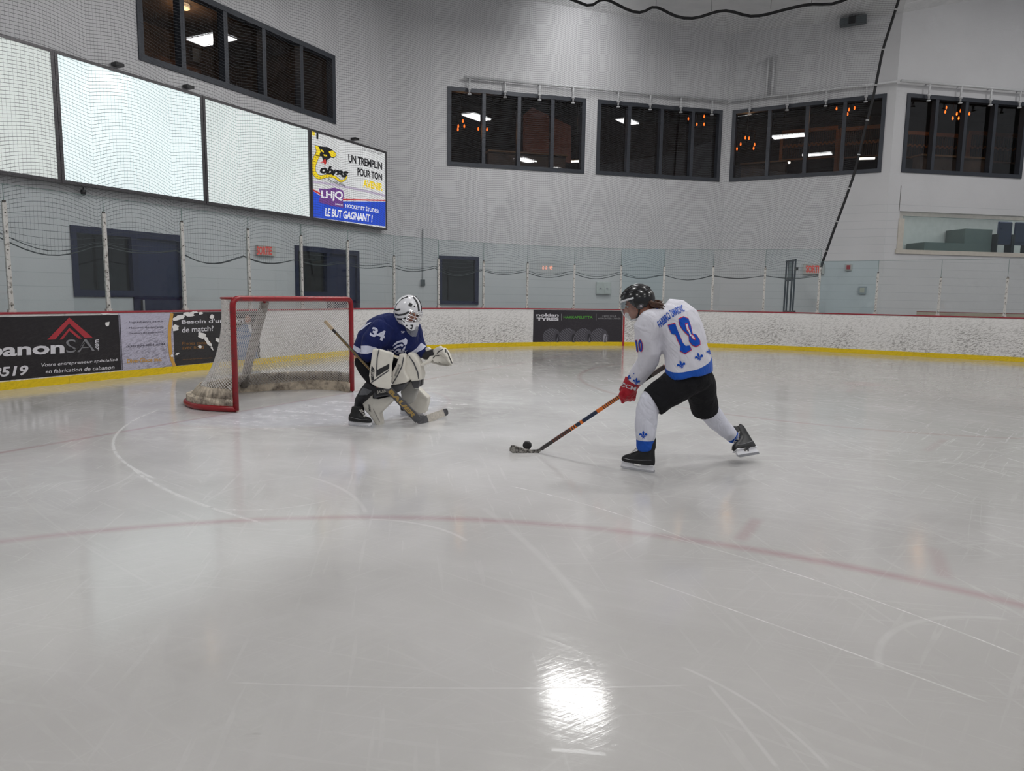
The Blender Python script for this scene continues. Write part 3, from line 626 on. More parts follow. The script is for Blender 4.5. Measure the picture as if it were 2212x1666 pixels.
bt('LE BUT GAGNANT !', [(300, 1310), (1010, 1418), (1000, 1530), (292, 1436)], PW, .035)
poly_px('yellow_bar', [(100, 145), (138, 150), (138, 230), (100, 222)], L2, YL, bb); poly_px('black_bar', [(163, 160), (192, 165), (192, 285), (163, 278)], L2, PK, bb)
body = smooth_path([(190, 500), (150, 580), (118, 690), (128, 780), (190, 850), (280, 845), (370, 830), (450, 860), (530, 915), (600, 880), (620, 820)], 6)
ww = list(np.interp(np.linspace(0, 1, len(body)), [0, .25, .5, .8, 1], [75, 62, 48, 26, 8]))
poly_px('snake_outline', stroke_pts(body, [w_ + 10 for w_ in ww]), L2, PK, bb); poly_px('snake_body', stroke_pts(body, ww), L3, YL, bb)
for k in range(2, len(body) - 22, 3):
    t_ = body[k + 1] - body[k]; t_ /= np.linalg.norm(t_); n_ = np.array([-t_[1], t_[0]]); a_ = body[k] + n_ * ww[k] * .45; b_ = body[k] - n_ * ww[k] * .1
    poly_px('snake_scale', stroke_pts([tuple(a_), tuple(b_)], 5), L4, PK, bb)
poly_px('snake_hood', [(135, 370), (210, 390), (330, 400), (400, 440), (455, 490), (462, 530), (430, 565), (380, 560), (330, 590), (310, 640), (270, 640), (262, 590), (240, 540), (190, 545), (150, 530), (160, 450)], L3, PK, bb)
poly_px('snake_cheek', [(140, 375), (200, 400), (225, 470), (205, 530), (155, 520), (165, 450)], L4, YL, bb)
poly_px('snake_cheek', [(345, 470), (400, 450), (452, 495), (455, 530), (425, 555), (385, 545), (360, 500)], L4, YL, bb)
poly_px('snake_eye', [(225, 430), (270, 460), (275, 490), (240, 470)], L4, YL, bb)
poly_px('snake_nose', [(270, 510), (320, 520), (325, 545), (275, 535)], L4, YL, bb)
poly_px('snake_tongue', [(280, 580), (305, 590), (310, 650), (290, 665), (265, 630), (190, 640), (262, 618)], L4, RED, bb)
bt('obras', [(215, 665), (655, 730), (630, 870), (215, 790)], PK, .05, L4, .35)
bt('Terrebonne', [(335, 868), (598, 955), (595, 995), (335, 915)], PK, .0, L3, .3)
poly_px('badge', [(200, 1020), (320, 1030), (430, 1010), (560, 1050), (580, 1120), (560, 1190), (570, 1310), (420, 1290), (280, 1250), (195, 1225), (225, 1120)], L3, PUR, bb)
bt('LHjQ', [(235, 1050), (565, 1065), (555, 1225), (240, 1195)], PW, .03, L4)
bt('JUNIOR', [(445, 1240), (560, 1262), (560, 1292), (445, 1270)], PW, .02, L4)

# ================================================================ BOARDS
PATH = []
for uu in np.arange(0.0, 11.89, .25): PATH.append(R2(uu, -10.1))
for k in range(0, 91, 2):
    t_ = math.radians(k); PATH.append(R2(11.9 + 8.5 * math.sin(t_), -1.6 - 8.5 * math.cos(t_)))
_e = PATH[-1]; _d = np.array([3.92, -2.7, 0]); _d /= np.linalg.norm(_d)
for k in range(1, 45): PATH.append(_e + _d * .25 * k)
PATH = np.array(PATH); _seg = np.linalg.norm(np.diff(PATH, axis=0), axis=1); PS = np.concatenate([[0], np.cumsum(_seg)])
TAN = np.gradient(PATH, axis=0); TAN /= np.linalg.norm(TAN, axis=1)[:, None]; NRM = np.stack([TAN[:, 1], -TAN[:, 0], TAN[:, 2] * 0], 1)
def bp(s, z, d=0.0):
    p = np.array([np.interp(s, PS, PATH[:, i]) for i in range(3)]); n = np.array([np.interp(s, PS, NRM[:, i]) for i in range(3)]); n /= np.linalg.norm(n)
    return p + Z * z + n * d
_BC = {}
def bsz(x, y, d=0.0):               # pixel -> (s, z) on the board surface
    if d not in _BC: P = PATH + NRM * d; _BC[d] = (P[:-1], np.diff(P, axis=0))
    P, E_ = _BC[d]; r = ray(x, y); det = -r[0] * E_[:, 1] + E_[:, 0] * r[1]; det = np.where(np.abs(det) < 1e-9, 1e-9, det)
    t = (-P[:, 0] * E_[:, 1] + E_[:, 0] * P[:, 1]) / det; q = (r[0] * P[:, 1] - r[1] * P[:, 0]) / det
    ok = np.nonzero((t > 0) & (q >= -1e-6) & (q <= 1 + 1e-6))[0]
    if len(ok) == 0: raise ValueError((x, y))
    i = ok[0]; return PS[i] + q[i] * (PS[i + 1] - PS[i]), EYE + r[2] * t[i]
def sweep(name, prof, m, parent, s0=0.0, s1=None, step=.25, closed=True):
    s1 = PS[-1] if s1 is None else s1; ss = list(np.arange(s0, s1, step)) + [s1]; n = len(prof)
    bm = bmesh.new(); uvl = bm.loops.layers.uv.new('UVMap'); rows = [[bm.verts.new(P3(bp(s, z, d))) for d, z in prof] for s in ss]
    for i in range(len(ss) - 1):
        for k in range(n if closed else n - 1):
            j = (k + 1) % n; f = bm.faces.new([rows[i][k], rows[i + 1][k], rows[i + 1][j], rows[i][j]])
            for l, (s, z) in zip(f.loops, ((ss[i], prof[k][1]), (ss[i + 1], prof[k][1]), (ss[i + 1], prof[j][1]), (ss[i], prof[j][1]))): l[uvl].uv = (s, z)
    if closed: bm.faces.new(rows[0]); bm.faces.new(rows[-1][::-1])
    bmesh.ops.recalc_face_normals(bm, faces=bm.faces); me = bpy.data.meshes.new(name); bm.to_mesh(me); bm.free(); return link(name, me, m, parent)
def scuffed(name, col, scuff, amount=1.0, rough=.4):
    t = NT(name); uv = t.n('ShaderNodeUVMap').outputs[0]; x = t.sep(uv)
    a = t.noise(t.mapping(uv, rot=(0, 0, -.35), scale=(11, 34, 1)), 1.0, 5, .65); b = t.noise(t.mapping(uv, rot=(0, 0, .2), scale=(30, 60, 1)), 1.0, 3, .6); big = t.noise(uv, 1.1, 4)
    m1 = t.ramp(a, .50, .58); m2 = t.ramp(b, .53, .60)
    zone = t.math('MULTIPLY', t.ramp(x[1], 1.0, .5, .3, 1.0), t.ramp(big, .35, .6, .35, 1.0))
    f = t.math('MULTIPLY', t.math('MAXIMUM', m1, t.math('MULTIPLY', m2, .8)), t.math('MULTIPLY', zone, amount), clamp=True)
    seam = t.math('LESS_THAN', t.math('ABSOLUTE', t.math('SUBTRACT', t.math('FRACT', t.math('DIVIDE', x[0], 2.44)), .5)), .003)
    f = t.math('MAXIMUM', f, t.math('MULTIPLY', seam, .35)); t.set(Base_Color=t.mix(f, col, scuff), Roughness=rough); t.bump(a, .25, .01); return t.m
BOARD = scuffed('board_white', srgb(222, 220, 218), srgb(118, 114, 110), .8)
KICK = scuffed('kick_yellow', srgb(222, 190, 10), srgb(150, 128, 20), .35)
db = empty('dasher_boards', bp(12, 0), 'white scuffed rink boards with yellow kick plate and red cap rail', 'rink boards')
sweep('board_face', [(0, .105), (0, .985), (-.1, .985), (-.1, .105)], BOARD, db); sweep('kick_plate', [(.012, 0), (.012, .108), (-.1, .108), (-.1, 0)], KICK, db)
sweep('cap_rail', [(.012, .985), (.012, 1.0), (-.004, 1.012), (-.13, 1.012), (-.13, .985)], mat('cap_red', srgb(140, 36, 48), .4), db)
sG = bsz(1347, 700)[0]; q = MB(); q.hexa([bp(sG - .02, 0.0, .0), bp(sG + .02, 0.0, .0), bp(sG + .02, 0, .03), bp(sG - .02, 0, .03), bp(sG - .02, .985, .0), bp(sG + .02, .985, .0), bp(sG + .02, .985, .03), bp(sG - .02, .985, .03)]); q.build('goal_line_stripe', mat('line_red', srgb(165, 35, 45), .5), db)
def on_board(d): return lambda x, y: bp(*bsz(x, y, d), d)
def strip(name, x0, x1, z0, z1, d, m, parent):
    s0, s1 = bsz(x0, 720)[0], bsz(x1, 720)[0]; return sweep(name, [(d, z0), (d, z1), (d - .003, z1), (d - .003, z0)], m, parent, s0, s1, .2)
AD0, AD1, AD2, AD3 = .005, .009, .012, .015
DKAD = scuffed('advert_black', srgb(24, 20, 24), srgb(50, 46, 48), .6, .35); LAVAD = scuffed('advert_lavender', srgb(178, 175, 192), srgb(80, 76, 82), .55); GRAD = scuffed('advert_charcoal', srgb(48, 46, 48), srgb(30, 28, 30), .8)
TW = mat('advert_white', srgb(205, 203, 208), .5); TG = mat('advert_grey', srgb(140, 140, 142), .5)
def adtext(s, q, m, p, bold=.015, d=AD1, shear=0., space=1.0): quad_text('lettering', s, q, on_board(d), m, p, bold, .12, shear, space)
def A1(x, y): return (x / 4.608, 650 + y / 4.608)
def QA(*p): return [A1(*c) for c in p]
a1 = empty('board_advert', bp(bsz(120, 750)[0], .1), 'black board advert with red chevron and white shed-builder lettering', 'advert', 'adverts on the boards')
strip('advert_panel', -60, 261, .125, .955, AD0, DKAD, a1)
poly_px('red_chevron', QA((470, 388), (688, 165), (925, 368), (845, 372), (688, 225), (550, 384)), on_board(AD1), mat('chevron_red', srgb(165, 45, 55), .5), a1, 8)
poly_px('red_chevron', QA((592, 386), (690, 268), (815, 374), (780, 376), (690, 300), (625, 384)), on_board(AD1), mat('chevron_red', (.3, .02, .03)), a1, 8)
adtext('Cabanon', QA((-480, 440), (642, 398), (642, 522), (-480, 585)), TW, a1, .03)
adtext('SA', QA((655, 385), (940, 380), (945, 500), (660, 522)), mat('advert_grey2', srgb(120, 120, 124), .5), a1, .0); adtext('SA', QA((690, 410), (905, 405), (908, 478), (694, 498)), DKAD, a1, -.02, AD2)
adtext('.com', QA((948, 480), (948, 388), (985, 385), (985, 495)), TW, a1, .02)
adtext('Votre entrepreneur spécialisé', QA((410, 622), (1172, 572), (1172, 605), (410, 668)), TW, a1, .01, shear=.15)
adtext('en fabrication de cabanon', QA((455, 685), (1140, 640), (1140, 680), (455, 722)), TW, a1, .01, shear=.15)
adtext('8519', QA((-75, 665), (285, 640), (275, 740), (-80, 765)), TW, a1, .03, shear=.1)
poly_px('paint_chip', QA((1050, 215), (1090, 208), (1085, 245), (1065, 255), (1048, 238)), on_board(AD1), BOARD, a1); poly_px('paint_chip', QA((985, 118), (1100, 118), (1090, 130), (1030, 142)), on_board(AD1), BOARD, a1)
a2 = empty('board_advert', bp(bsz(320, 750)[0], .1), 'pale lavender board advert with faint grey text and gold name', 'advert', 'adverts on the boards')
strip('advert_panel', 257, 374, .115, .975, AD0, LAVAD, a2)
DT = mat('advert_text_dark', srgb(80, 76, 90), .5); GD = mat('advert_gold', srgb(196, 150, 70), .5)
for s_, q_ in (('- Ingrédients santé', ((1255, 205), (1620, 195), (1620, 215), (1255, 228))), ('- Mesures de pergola', ((1255, 262), (1630, 250), (1630, 272), (1255, 285))), ('- Gestion de patinoire', ((1255, 318), (1625, 300), (1625, 322), (1255, 338))), ('(438) 804-4804 #244', ((1258, 445), (1645, 418), (1645, 448), (1258, 472)))):
    adtext(s_, QA(*q_), DT, a2, .0)
adtext('DiverGlace inc.', QA((1265, 580), (1610, 562), (1610, 600), (1265, 622)), GD, a2, .02)
a3 = empty('board_advert', bp(bsz(450, 750)[0], .1), 'chipped charcoal board advert with gold arc and a man in blue jacket', 'advert', 'adverts on the boards')
strip('advert_panel', 374, 560, .115, .975, AD0, GRAD, a3)
poly_px('gold_arc', stroke_pts(smooth_path(QA((1712, 125), (1690, 280), (1690, 420), (1705, 560), (1745, 665)), 5), 7), on_board(AD1), GD, a3, 8)
adtext("Besoin d'un photo", QA((1808, 190), (2480, 165), (2480, 225), (1808, 240)), TW, a3, .02); adtext('de match?', QA((1810, 262), (2125, 245), (2125, 300), (1810, 318)), TW, a3, .02)
for s_, q_ in (('Prenez contact', ((1815, 410), (2100, 398), (2100, 430), (1815, 440))), ('avec nous', ((1815, 458), (2030, 448), (2030, 478), (1815, 485))), ('photographie@courriel', ((1820, 580), (2110, 560), (2110, 575), (1820, 590)))): adtext(s_, QA(*q_), mat('advert_orange', srgb(150, 105, 50), .5), a3, .0)
rnd = random.Random(4)
def chip(cx, cy, rx, ry, rot=0):
    n = 14; pts = []
    for k in range(n):
        t_ = 2 * math.pi * k / n; rr = rnd.uniform(.65, 1.15); x, y = rx * rr * math.cos(t_), ry * rr * math.sin(t_); c_, s_ = math.cos(rot), math.sin(rot); pts.append(A1(cx + x * c_ - y * s_, cy + x * s_ + y * c_))
    poly_px('paint_chip', pts, on_board(AD3), BOARD, a3)
for c_ in ((1790, 165, 70, 30, -.3), (1880, 135, 60, 22), (2000, 125, 25, 14), (1745, 270, 38, 38, .4), (2010, 345, 45, 38, .5), (2070, 410, 60, 22, 1.0), (2170, 390, 32, 24), (2110, 470, 28, 10, 1.1), (1765, 528, 22, 12, -.4), (1712, 548, 14, 16), (1990, 458, 18, 16), (2110, 160, 20, 25, .5), (1930, 115, 40, 12)): chip(*c_)
for nm_, pts_, c_ in (('printed_jacket', ((455, 380), (500, 350), (530, 345), (560, 370), (585, 420), (600, 520), (615, 610), (470, 615), (458, 500)), srgb(88, 108, 140)), ('printed_head', tuple(ell_pts(537, 312, 24, 30)), srgb(150, 110, 95)), ('printed_shirt', ((535, 348), (560, 352), (570, 400), (550, 405)), srgb(200, 200, 205))):
    poly_px(nm_, [(380 + x / 3.456, 600 + y / 3.456) for x, y in pts_], on_board(AD1 if nm_ == 'printed_jacket' else AD2), mat(nm_, c_, .5), a3, 8)
def N6(x, y): return (1120 + x / 7.373, 640 + y / 7.373)
def QN(*p): return [N6(*c) for c in p]
a4 = empty('board_advert', bp(bsz(1250, 700)[0], .1), 'black board advert with four grey tyres and white TYRES lettering', 'advert', 'adverts on the boards')
strip('advert_panel', 1151.3, 1344, .11, .97, AD0, scuffed('advert_black2', srgb(40, 36, 42), srgb(62, 58, 62), .5, .35), a4)
adtext('nokian', QN((285, 275), (640, 278), (640, 325), (285, 322)), TW, a4, .03); adtext('TYRES', QN((288, 340), (640, 340), (640, 392), (288, 392)), TW, a4, .05)
adtext('HAKKAPELIITTA', QN((718, 315), (1180, 315), (1180, 358), (718, 355)), mat('advert_green', srgb(75, 150, 50), .5), a4, .02); adtext('CRÉÉS POUR', QN((1335, 300), (1562, 300), (1562, 330), (1335, 330)), TG, a4, .01); adtext("AFFRONTER L'HIVER", QN((1265, 342), (1630, 342), (1630, 370), (1265, 368)), TG, a4, .01)
for x_ in (683, 1237): poly_px('divider', stroke_pts(QN((x_, 280), (x_, 385)), .8), on_board(AD1), TG, a4)
def tread(name):
    t = NT(name); c = t.coord('Object'); w_ = t.n('ShaderNodeTexWave'); t.put(w_.inputs[0], t.mapping(c, rot=(0, .8, .3), scale=(1, 1, 1))); w_.inputs['Scale'].default_value = 7; w_.inputs['Distortion'].default_value = 4
    t.set(Base_Color=t.mix(w_.outputs[0], srgb(48, 46, 52), srgb(98, 96, 104)), Roughness=.5); return t.m
TRD = tread('tyre_print'); RIM = mat('rim_print', srgb(140, 138, 146), .4)
for i, (cx_, cy_) in enumerate(((530, 640), (790, 640), (1040, 640), (1290, 640))):
    clipy = lambda P: [(x, min(y, 733)) for x, y in P]
    poly_px('printed_tyre', QN(*clipy(ell_pts(cx_, cy_ + 10, 142, 140))), on_board(AD1 + i * .0008), TRD, a4, 8)
    poly_px('printed_sidewall', QN(*clipy(ell_pts(cx_ + 78, cy_ + 25, 55, 118))), on_board(AD1 + .0003 + i * .0008), mat('sidewall_print', srgb(70, 68, 75), .5), a4)
    poly_px('printed_rim', QN(*clipy(ell_pts(cx_ + 88, cy_ + 35, 30, 80))), on_board(AD2 + .0002 + i * .0004), RIM if i == 3 else mat('rim_dark_print', srgb(38, 36, 42), .4), a4)
    for r_ in (-40, 10, 60, 110): poly_px('printed_spoke', QN(*clipy(stroke_pts([(cx_ + 88, cy_ + 35), (cx_ + 88 + 26 * math.cos(math.radians(r_)), cy_ + 35 + 72 * math.sin(math.radians(r_)))], 9))), on_board(AD3 + .0002), mat('spoke_print', srgb(105, 103, 110), .4) if i < 3 else mat('rim_dark_print', (.02, .02, .02)), a4)

# ================================================================ STANCHIONS AND GLASS
ALU = NT('stanchion_aluminium'); _c = ALU.coord('Object'); ALU.set(Base_Color=ALU.mix(ALU.ramp(ALU.noise(_c, 24, 3), .52, .64), srgb(196, 194, 190), srgb(140, 136, 130)), Roughness=.45, Metallic=.25); ALU = ALU.m
RUB = mat('dark_bolt', srgb(70, 66, 62), .5)
SX = [30, 240, 405, 545, 658, 757, 855, 950, 1046, 1140, 1240, 1340, 1432, 1537, 1648, 1765, 1890, 2026, 2170]
ZT = [2.43] * 6 + [2.19] * 10 + [2.03, 1.91, 1.91]
sx = [bsz(x, 672)[0] for x in SX]
spots = ['at the left picture edge', 'in front of the left navy door', 'between the left navy door and the exit sign', 'left of the goal crossbar, below the exit sign', 'seen above the middle of the goal crossbar', 'above the right goalpost', 'above the goalkeeper', 'at the left side of the small navy window', 'just right of the small navy window', 'left of the tyre advert', 'above the middle of the tyre advert', 'above the right end of the tyre advert', 'behind the skater\'s helmet', 'right of the skater\'s back', 'just left of the dark steel gate', 'at the foot of the net rope', 'just right of the grey outlet box', 'below the left part of the spectator opening', 'nearest to the right picture edge']
def stanchion(s, zt, label):
    e = empty('glass_stanchion', bp(s, 1.012, -.05), label, 'post', 'stanchions on the boards'); p = bp(s, 0, -.05); t_ = (bp(s + .05, 0) - bp(s - .05, 0)) / .1; n_ = np.array([t_[1], -t_[0], 0])
    m = MB(); m.obox(p + Z * (1.012 + zt) / 2, t_ * .027, n_ * .011, Z * (zt - 1.012) / 2); m.obox(p + Z * (1.012 + zt) / 2 - n_ * .022, t_ * .02, n_ * .012, Z * (zt - 1.012) / 2); m.build('post', ALU, e)
    b = MB(); z_ = 1.1
    while z_ < zt: b.obox(p + Z * z_ + n_ * .013, t_ * .008, n_ * .004, Z * .008); z_ += .24
    b.build('bolt_row', RUB, e)
    MB().obox(p + Z * 1.03, t_ * .045, n_ * .028, Z * .018).build('foot', ALU, e)
    MB().obox(p + Z * (zt + .012), t_ * .018, n_ * .012, Z * .012).build('cap', RUB, e)
for s, zt, l in zip(sx, ZT, spots): stanchion(s, zt, 'whitish aluminium glass post ' + l)
GL = [glass('rink_glass', (.925, .955, .955), .9), glass('rink_glass_blue', (.87, .935, .945), .9), glass('rink_glass_clear', (.955, .965, .96), .9)]
edges = [sx[0] - 1.27] + sx + [sx[-1] + 1.25, sx[-1] + 2.5]
plab = ['left of the first post at the picture edge', 'covering the left half of the left navy door', 'covering the right half of the left navy door', 'in front of the wall just left of the exit sign', 'in front of the exit sign', 'in front of the goal crossbar\'s right half and navy door', 'above the right goalpost', 'above the goalkeeper, with the conduit behind', 'in front of the small navy window', 'just right of the small navy window', 'left above the tyre advert', 'above the tyre advert in front of the grey cabinet', 'bluish pane behind the skater\'s helmet', 'grey pane above the skater\'s back', 'right of the skater\'s back', 'around the dark steel gate', 'bluish pane in front of the alarm and outlet boxes', 'right of the outlet box', 'under the spectator opening, between the last two posts', 'at the right picture edge', 'just outside the right picture edge']
for i, (a, b) in enumerate(zip(edges[:-1], edges[1:])):
    zt = 2.66 if i <= 15 else 2.34; m = GL[1] if i in (12, 16) else (GL[2] if i in (14, 17, 18, 19) else GL[0])
    n_ = max(1, int(math.ceil((b - a) / .7))); g = MB(); pa = []
    for k in range(n_ + 1):
        s = a + .004 + (b - a - .008) * k / n_; pa.append(s)
    for s0_, s1_ in ((pa[0], pa[-1]),): g.hexa([bp(s0_, 1.012, -.056), bp(s1_, 1.012, -.056), bp(s1_, 1.012, -.044), bp(s0_, 1.012, -.044), bp(s0_, zt, -.056), bp(s1_, zt, -.056), bp(s1_, zt, -.044), bp(s0_, zt, -.044)])
    e = empty('rink_glass_pane', bp((a + b) / 2, 1.012, -.05), 'clear rink glass pane ' + plab[i], 'glass pane', 'glass panes above the boards'); g.build('pane', m, e)
    q = MB(); q.tube([bp(b - .002, 1.012, -.05), bp(b - .002, zt, -.05)], .006, 4); q.tube([bp(a, zt, -.05), bp(b, zt, -.05)], .004, 4); q.build('edge_seal', mat('glass_edge', srgb(110, 128, 124), .4), e)

# scoreboard on the opposite side of the hall: its orange digits show mirrored in a glass pane
q0, q1 = bp(sx[9], 2.0, -.044), bp(sx[10], 2.0, -.044); gt_ = (q1 - q0) / np.linalg.norm(q1 - q0); gn_ = np.array([gt_[1], -gt_[0], 0.])
p_ = PL(1183, 579, q0, gn_); d_ = ray(1183, 579); d_ = d_ / np.linalg.norm(d_); r_ = d_ - 2 * (d_ @ gn_) * gn_; sc_ = p_ + r_ * 26.0
fx = unit_ = r_ * [1, 1, 0]; fx = fx / np.linalg.norm(fx); rt_ = np.array([fx[1], -fx[0], 0.])     # right hand of a reader standing at the glass
e = empty('scoreboard', sc_ - Z * .5, 'dark scoreboard with orange digits on the opposite side of the hall', 'scoreboard')
MB().obox(sc_ + fx * .12, rt_ * 1.1, fx * .1, Z * .5).build('housing', BLK, e)
deco('digits', text_bm('9 11', .03), lambda x, y: sc_ + rt_ * (x - .5) * .62 + Z * (y - .5) * .27, emat('digit_orange', (1, .22, .06), 14.0), e)
q = MB()
for w_ in (-.8, .8): MB().tube([sc_ + fx * .12 + rt_ * w_ + Z * .5, sc_ + fx * .12 + rt_ * w_ + Z * 7.5], .02, 6).build('hanger', mat('steel', (.4, .4, .4)), e)
# ================================================================ PROTECTIVE NET
ND = -.20
RB = [(1773, 577), (1800, 500), (1826, 430), (1845, 375), (1865, 290), (1885, 215), (1907, 105), (1940, 2), (1952, -45)]
rb_sz = sorted([(bsz(x, y, ND)[1], bsz(x, y, ND)[0]) for x, y in RB])
smax = lambda z: float(np.interp(z, [q[0] for q in rb_sz], [q[1] for q in rb_sz]))
top_pts = []
for x, y in ((1241, 0), (1275, 12), (1308, 0), (1379, 27), (1417, 16), (1481, 40), (1537, 24), (1588, 38), (1665, 19), (1707, 21), (1752, 8), (1830, 0), (1940, 0)):
    top_pts.append(bsz(x, y, ND))
top_pts = [(sx[0] - 3, 9.4), (top_pts[0][0] - 4, 9.2), (top_pts[0][0] - 2, 8.95), (top_pts[0][0] - 1, 9.15)] + top_pts
tps = smooth_path(top_pts, 6); ztop = lambda s: float(np.interp(s, [q[0] for q in tps], [q[1] for q in tps]))
netx = np.array([sx[0] - 2.5, sx[0] - 1.27] + sx[:16]); rr = random.Random(7); AMP = [rr.uniform(.8, 1.15) for _ in netx]; SAG = [rr.uniform(.07, .19) for _ in netx]
NS0 = float(netx[0]); NS1 = sx[15]; NC = int((NS1 - NS0) / .052); NR = 146
scol = np.linspace(NS0, NS1, NC + 1)
def netpos(s, f):
    i = int(np.clip(np.searchsorted(netx, s) - 1, 0, len(netx) - 2)); fr = (s - netx[i]) / (netx[i + 1] - netx[i]); h = math.sin(math.pi * min(max(fr, 0), 1))
    zb = 1.98 - SAG[i] * h; z1 = ztop(s); z = zb + (z1 - zb) * f; g = z - zb
    amp = (.36 * AMP[i] * math.exp(-max(g - .3, 0) / 1.5) + .09) * (1 - math.exp(-g / .32)) * min(1.0, (z1 - z) / .5)
    z += amp * h
    d = ND - .05 * h * math.exp(-g / 2) - .03 * math.cos(2 * math.pi * fr) * min(1, g / 2)
    w_ = max(0, (s - (NS1 - 4.0)) / 4.0); s2 = s + w_ * (smax(min(z, 9.6)) - NS1)
    return bp(s2, z, d)
NP = np.array([[netpos(s, i / NR) for s in scol] for i in range(NR + 1)])     # rows x cols x 3
def strands(P, rad):                   # P: lines x points x 3 -> three-sided thin tubes, numpy only
    L, n, _ = P.shape; t = np.gradient(P, axis=1); t /= np.linalg.norm(t, axis=2)[..., None] + 1e-9
    up = np.zeros_like(P); up[..., 2] = 1; up[np.abs(t[..., 2]) > .9] = (1, 0, 0); a = np.cross(t, up); a /= np.linalg.norm(a, axis=2)[..., None] + 1e-9; b = np.cross(t, a)
    v = np.stack([P + rad * (a * math.cos(q) + b * math.sin(q)) for q in (0, 2.0944, 4.18879)], 2).reshape(-1, 3)
    base = (np.arange(L)[:, None] * n + np.arange(n - 1)[None, :]) * 3; F_ = []
    for k in range(3):
        k2 = (k + 1) % 3; F_.append(np.stack([base + k, base + k2, base + 3 + k2, base + 3 + k], -1).reshape(-1, 4))
    return v, np.concatenate(F_)
def net_mesh(name, lots, m, parent):
    vs, fs, o = [], [], 0
    for P, r_ in lots:
        v, f_ = strands(P, r_); vs.append(v); fs.append(f_ + o); o += len(v)
    v = np.concatenate(vs); f_ = np.concatenate(fs); me = bpy.data.meshes.new(name); me.vertices.add(len(v)); me.vertices.foreach_set('co', v.ravel().astype(np.float32))
    me.loops.add(f_.size); me.loops.foreach_set('vertex_index', f_.ravel().astype(np.int32)); me.polygons.add(len(f_)); me.polygons.foreach_set('loop_start', np.arange(0, f_.size, 4, dtype=np.int32)); me.update(calc_edges=True)
    return link(name, me, m, parent)
pn = empty('protective_net', bp(sx[8], 2.0, ND), 'dark fine-mesh safety net hanging in folds behind the rink glass', 'net')
net_mesh('mesh', [(NP, .0027), (NP.transpose(1, 0, 2)[:, ::2], .0010)], mat('net_cord', srgb(58, 60, 66), .7), pn)
q = MB(); q.tube([p + 0 for p in NP[0][::3]], .009, 5); q.build('hem_cord', mat('net_hem', srgb(60, 64, 66), .7), pn)
q = MB(); q.tube([p + Z * (.035 + .05 * math.sin(i * .11) * math.sin(i * .037)) + np.array([0, .02, 0]) for i, p in enumerate(NP[0][::3])], .006, 5); q.build('hem_lacing', mat('net_hem', (.1, .1, .1)), pn)
q = MB(); q.tube([p for p in NP[-1][::3]], .035, 6); q.build('top_rope', mat('rope_black', (.01, .01, .012), .7), pn, True)
q = MB(); q.tube([netpos(NS1, f_) for f_ in np.linspace(0, 1, 40)], .034, 8); q.build('side_rope', mat('rope_black', (.01, .01, .01)), pn, True)
q = MB()
for f_ in (.09, .2, .32, .44, .56, .68, .8, .93): q.tube([netpos(NS1, f_), netpos(NS1, f_ + .004)], .042, 8)
q.build('white_tie', mat('tie_white', srgb(170, 170, 170), .5), pn)
q = MB()
for x_ in (1417, 1537, 1665, 1752): s_, z_ = bsz(x_, 20, ND); q.tube([bp(s_, ztop(s_), ND), bp(s_, 9.6, ND)], .008, 5)
q.build('hanging_wire', mat('wire_grey', srgb(120, 120, 122), .5), pn)

# ================================================================ RIGHT SIDE: spectator opening, gate, shelf
CRM = mat('cream_trim', srgb(196, 190, 180), .5)
q = MB(); wbox(q, WD, .385, .40, 3.93, 4.64, .0, .006); props(q.build('trim_3', mat('seam_grey', srgb(110, 108, 106), .7)), 'thin grey vertical seam in the wall above the left end of the spectator opening', 'trim', kind='structure')
so_ = MB(); wbox(so_, WD, .36, 8.0, 2.72, 2.84, -.9, .04); props(so_.build('trim_1', CRM), 'cream ledge along the bottom of the spectator opening', 'trim', kind='structure')
q = MB(); wbox(q, WD, .40, .58, 2.845, 3.72, -.18, .03); props(q.build('trim_2', CRM), 'cream post at the left end of the spectator opening', 'trim', kind='structure')
q = MB(); wbox(q, WD, .2, 8.2, 2.6, 4.2, -1.4, -1.3); wbox(q, WD, .2, .3, 2.6, 4.2, -1.3, -.26); wbox(q, WD, .2, 8.2, 2.6, 2.7, -1.3, -.26); wbox(q, WD, .2, 8.2, 4.1, 4.2, -1.3, -.26)
props(q.build('wall_stand', mat('stand_wall', srgb(205, 203, 200), .6)), 'light plain wall behind the spectator opening', 'wall', kind='structure')
e = empty('glass_railing', wp(WD, 3, 2.85), 'clear glass railing in the spectator opening', 'railing')
q = MB(); wbox(q, WD, .58, 7.9, 2.845, 3.80, -.06, -.048); q.build('pane', GL[1], e); q = MB(); q.tube([wp(WD, .58, 3.80, -.054), wp(WD, 7.9, 3.80, -.054)], .006, 4); q.build('edge_seal', mat('glass_edge', (.2, .2, .2)), e)
GST = mat('seat_step', srgb(92, 100, 96), .6)
q = MB(); wbox(q, WD, 1.75, 4.08, 2.845, 3.12, -1.25, -.5); props(q.build('stand_step', GST), 'low grey-green step inside the spectator opening', 'step', 'grey-green steps')
q = MB(); wbox(q, WD, 3.12, 4.08, 3.121, 3.56, -1.25, -.5); props(q.build('stand_step', GST), 'high grey-green step beside the navy seat', 'step', 'grey-green steps')
e = empty('added_fill_lamp', wp(WD, 4, 4.09, -.35), 'added long lamp, hidden above the edge, brightening the spectator opening', 'lamp')  # lamp added out of sight behind the lintel to brighten the recess
q = MB(); wbox(q, WD, .5, 7.5, 4.06, 4.08, -.40, -.28); q.build('diffuser', emat('stand_fill_glow', (1, .98, .95), 7.0), e)
q = MB(); wbox(q, WD, .4, 7.6, 4.08, 4.095, -.45, -.27); q.build('housing', mat('lamp_white', (.8, .8, .8)), e)
NV = mat('navy_seat', srgb(26, 32, 62), .35)
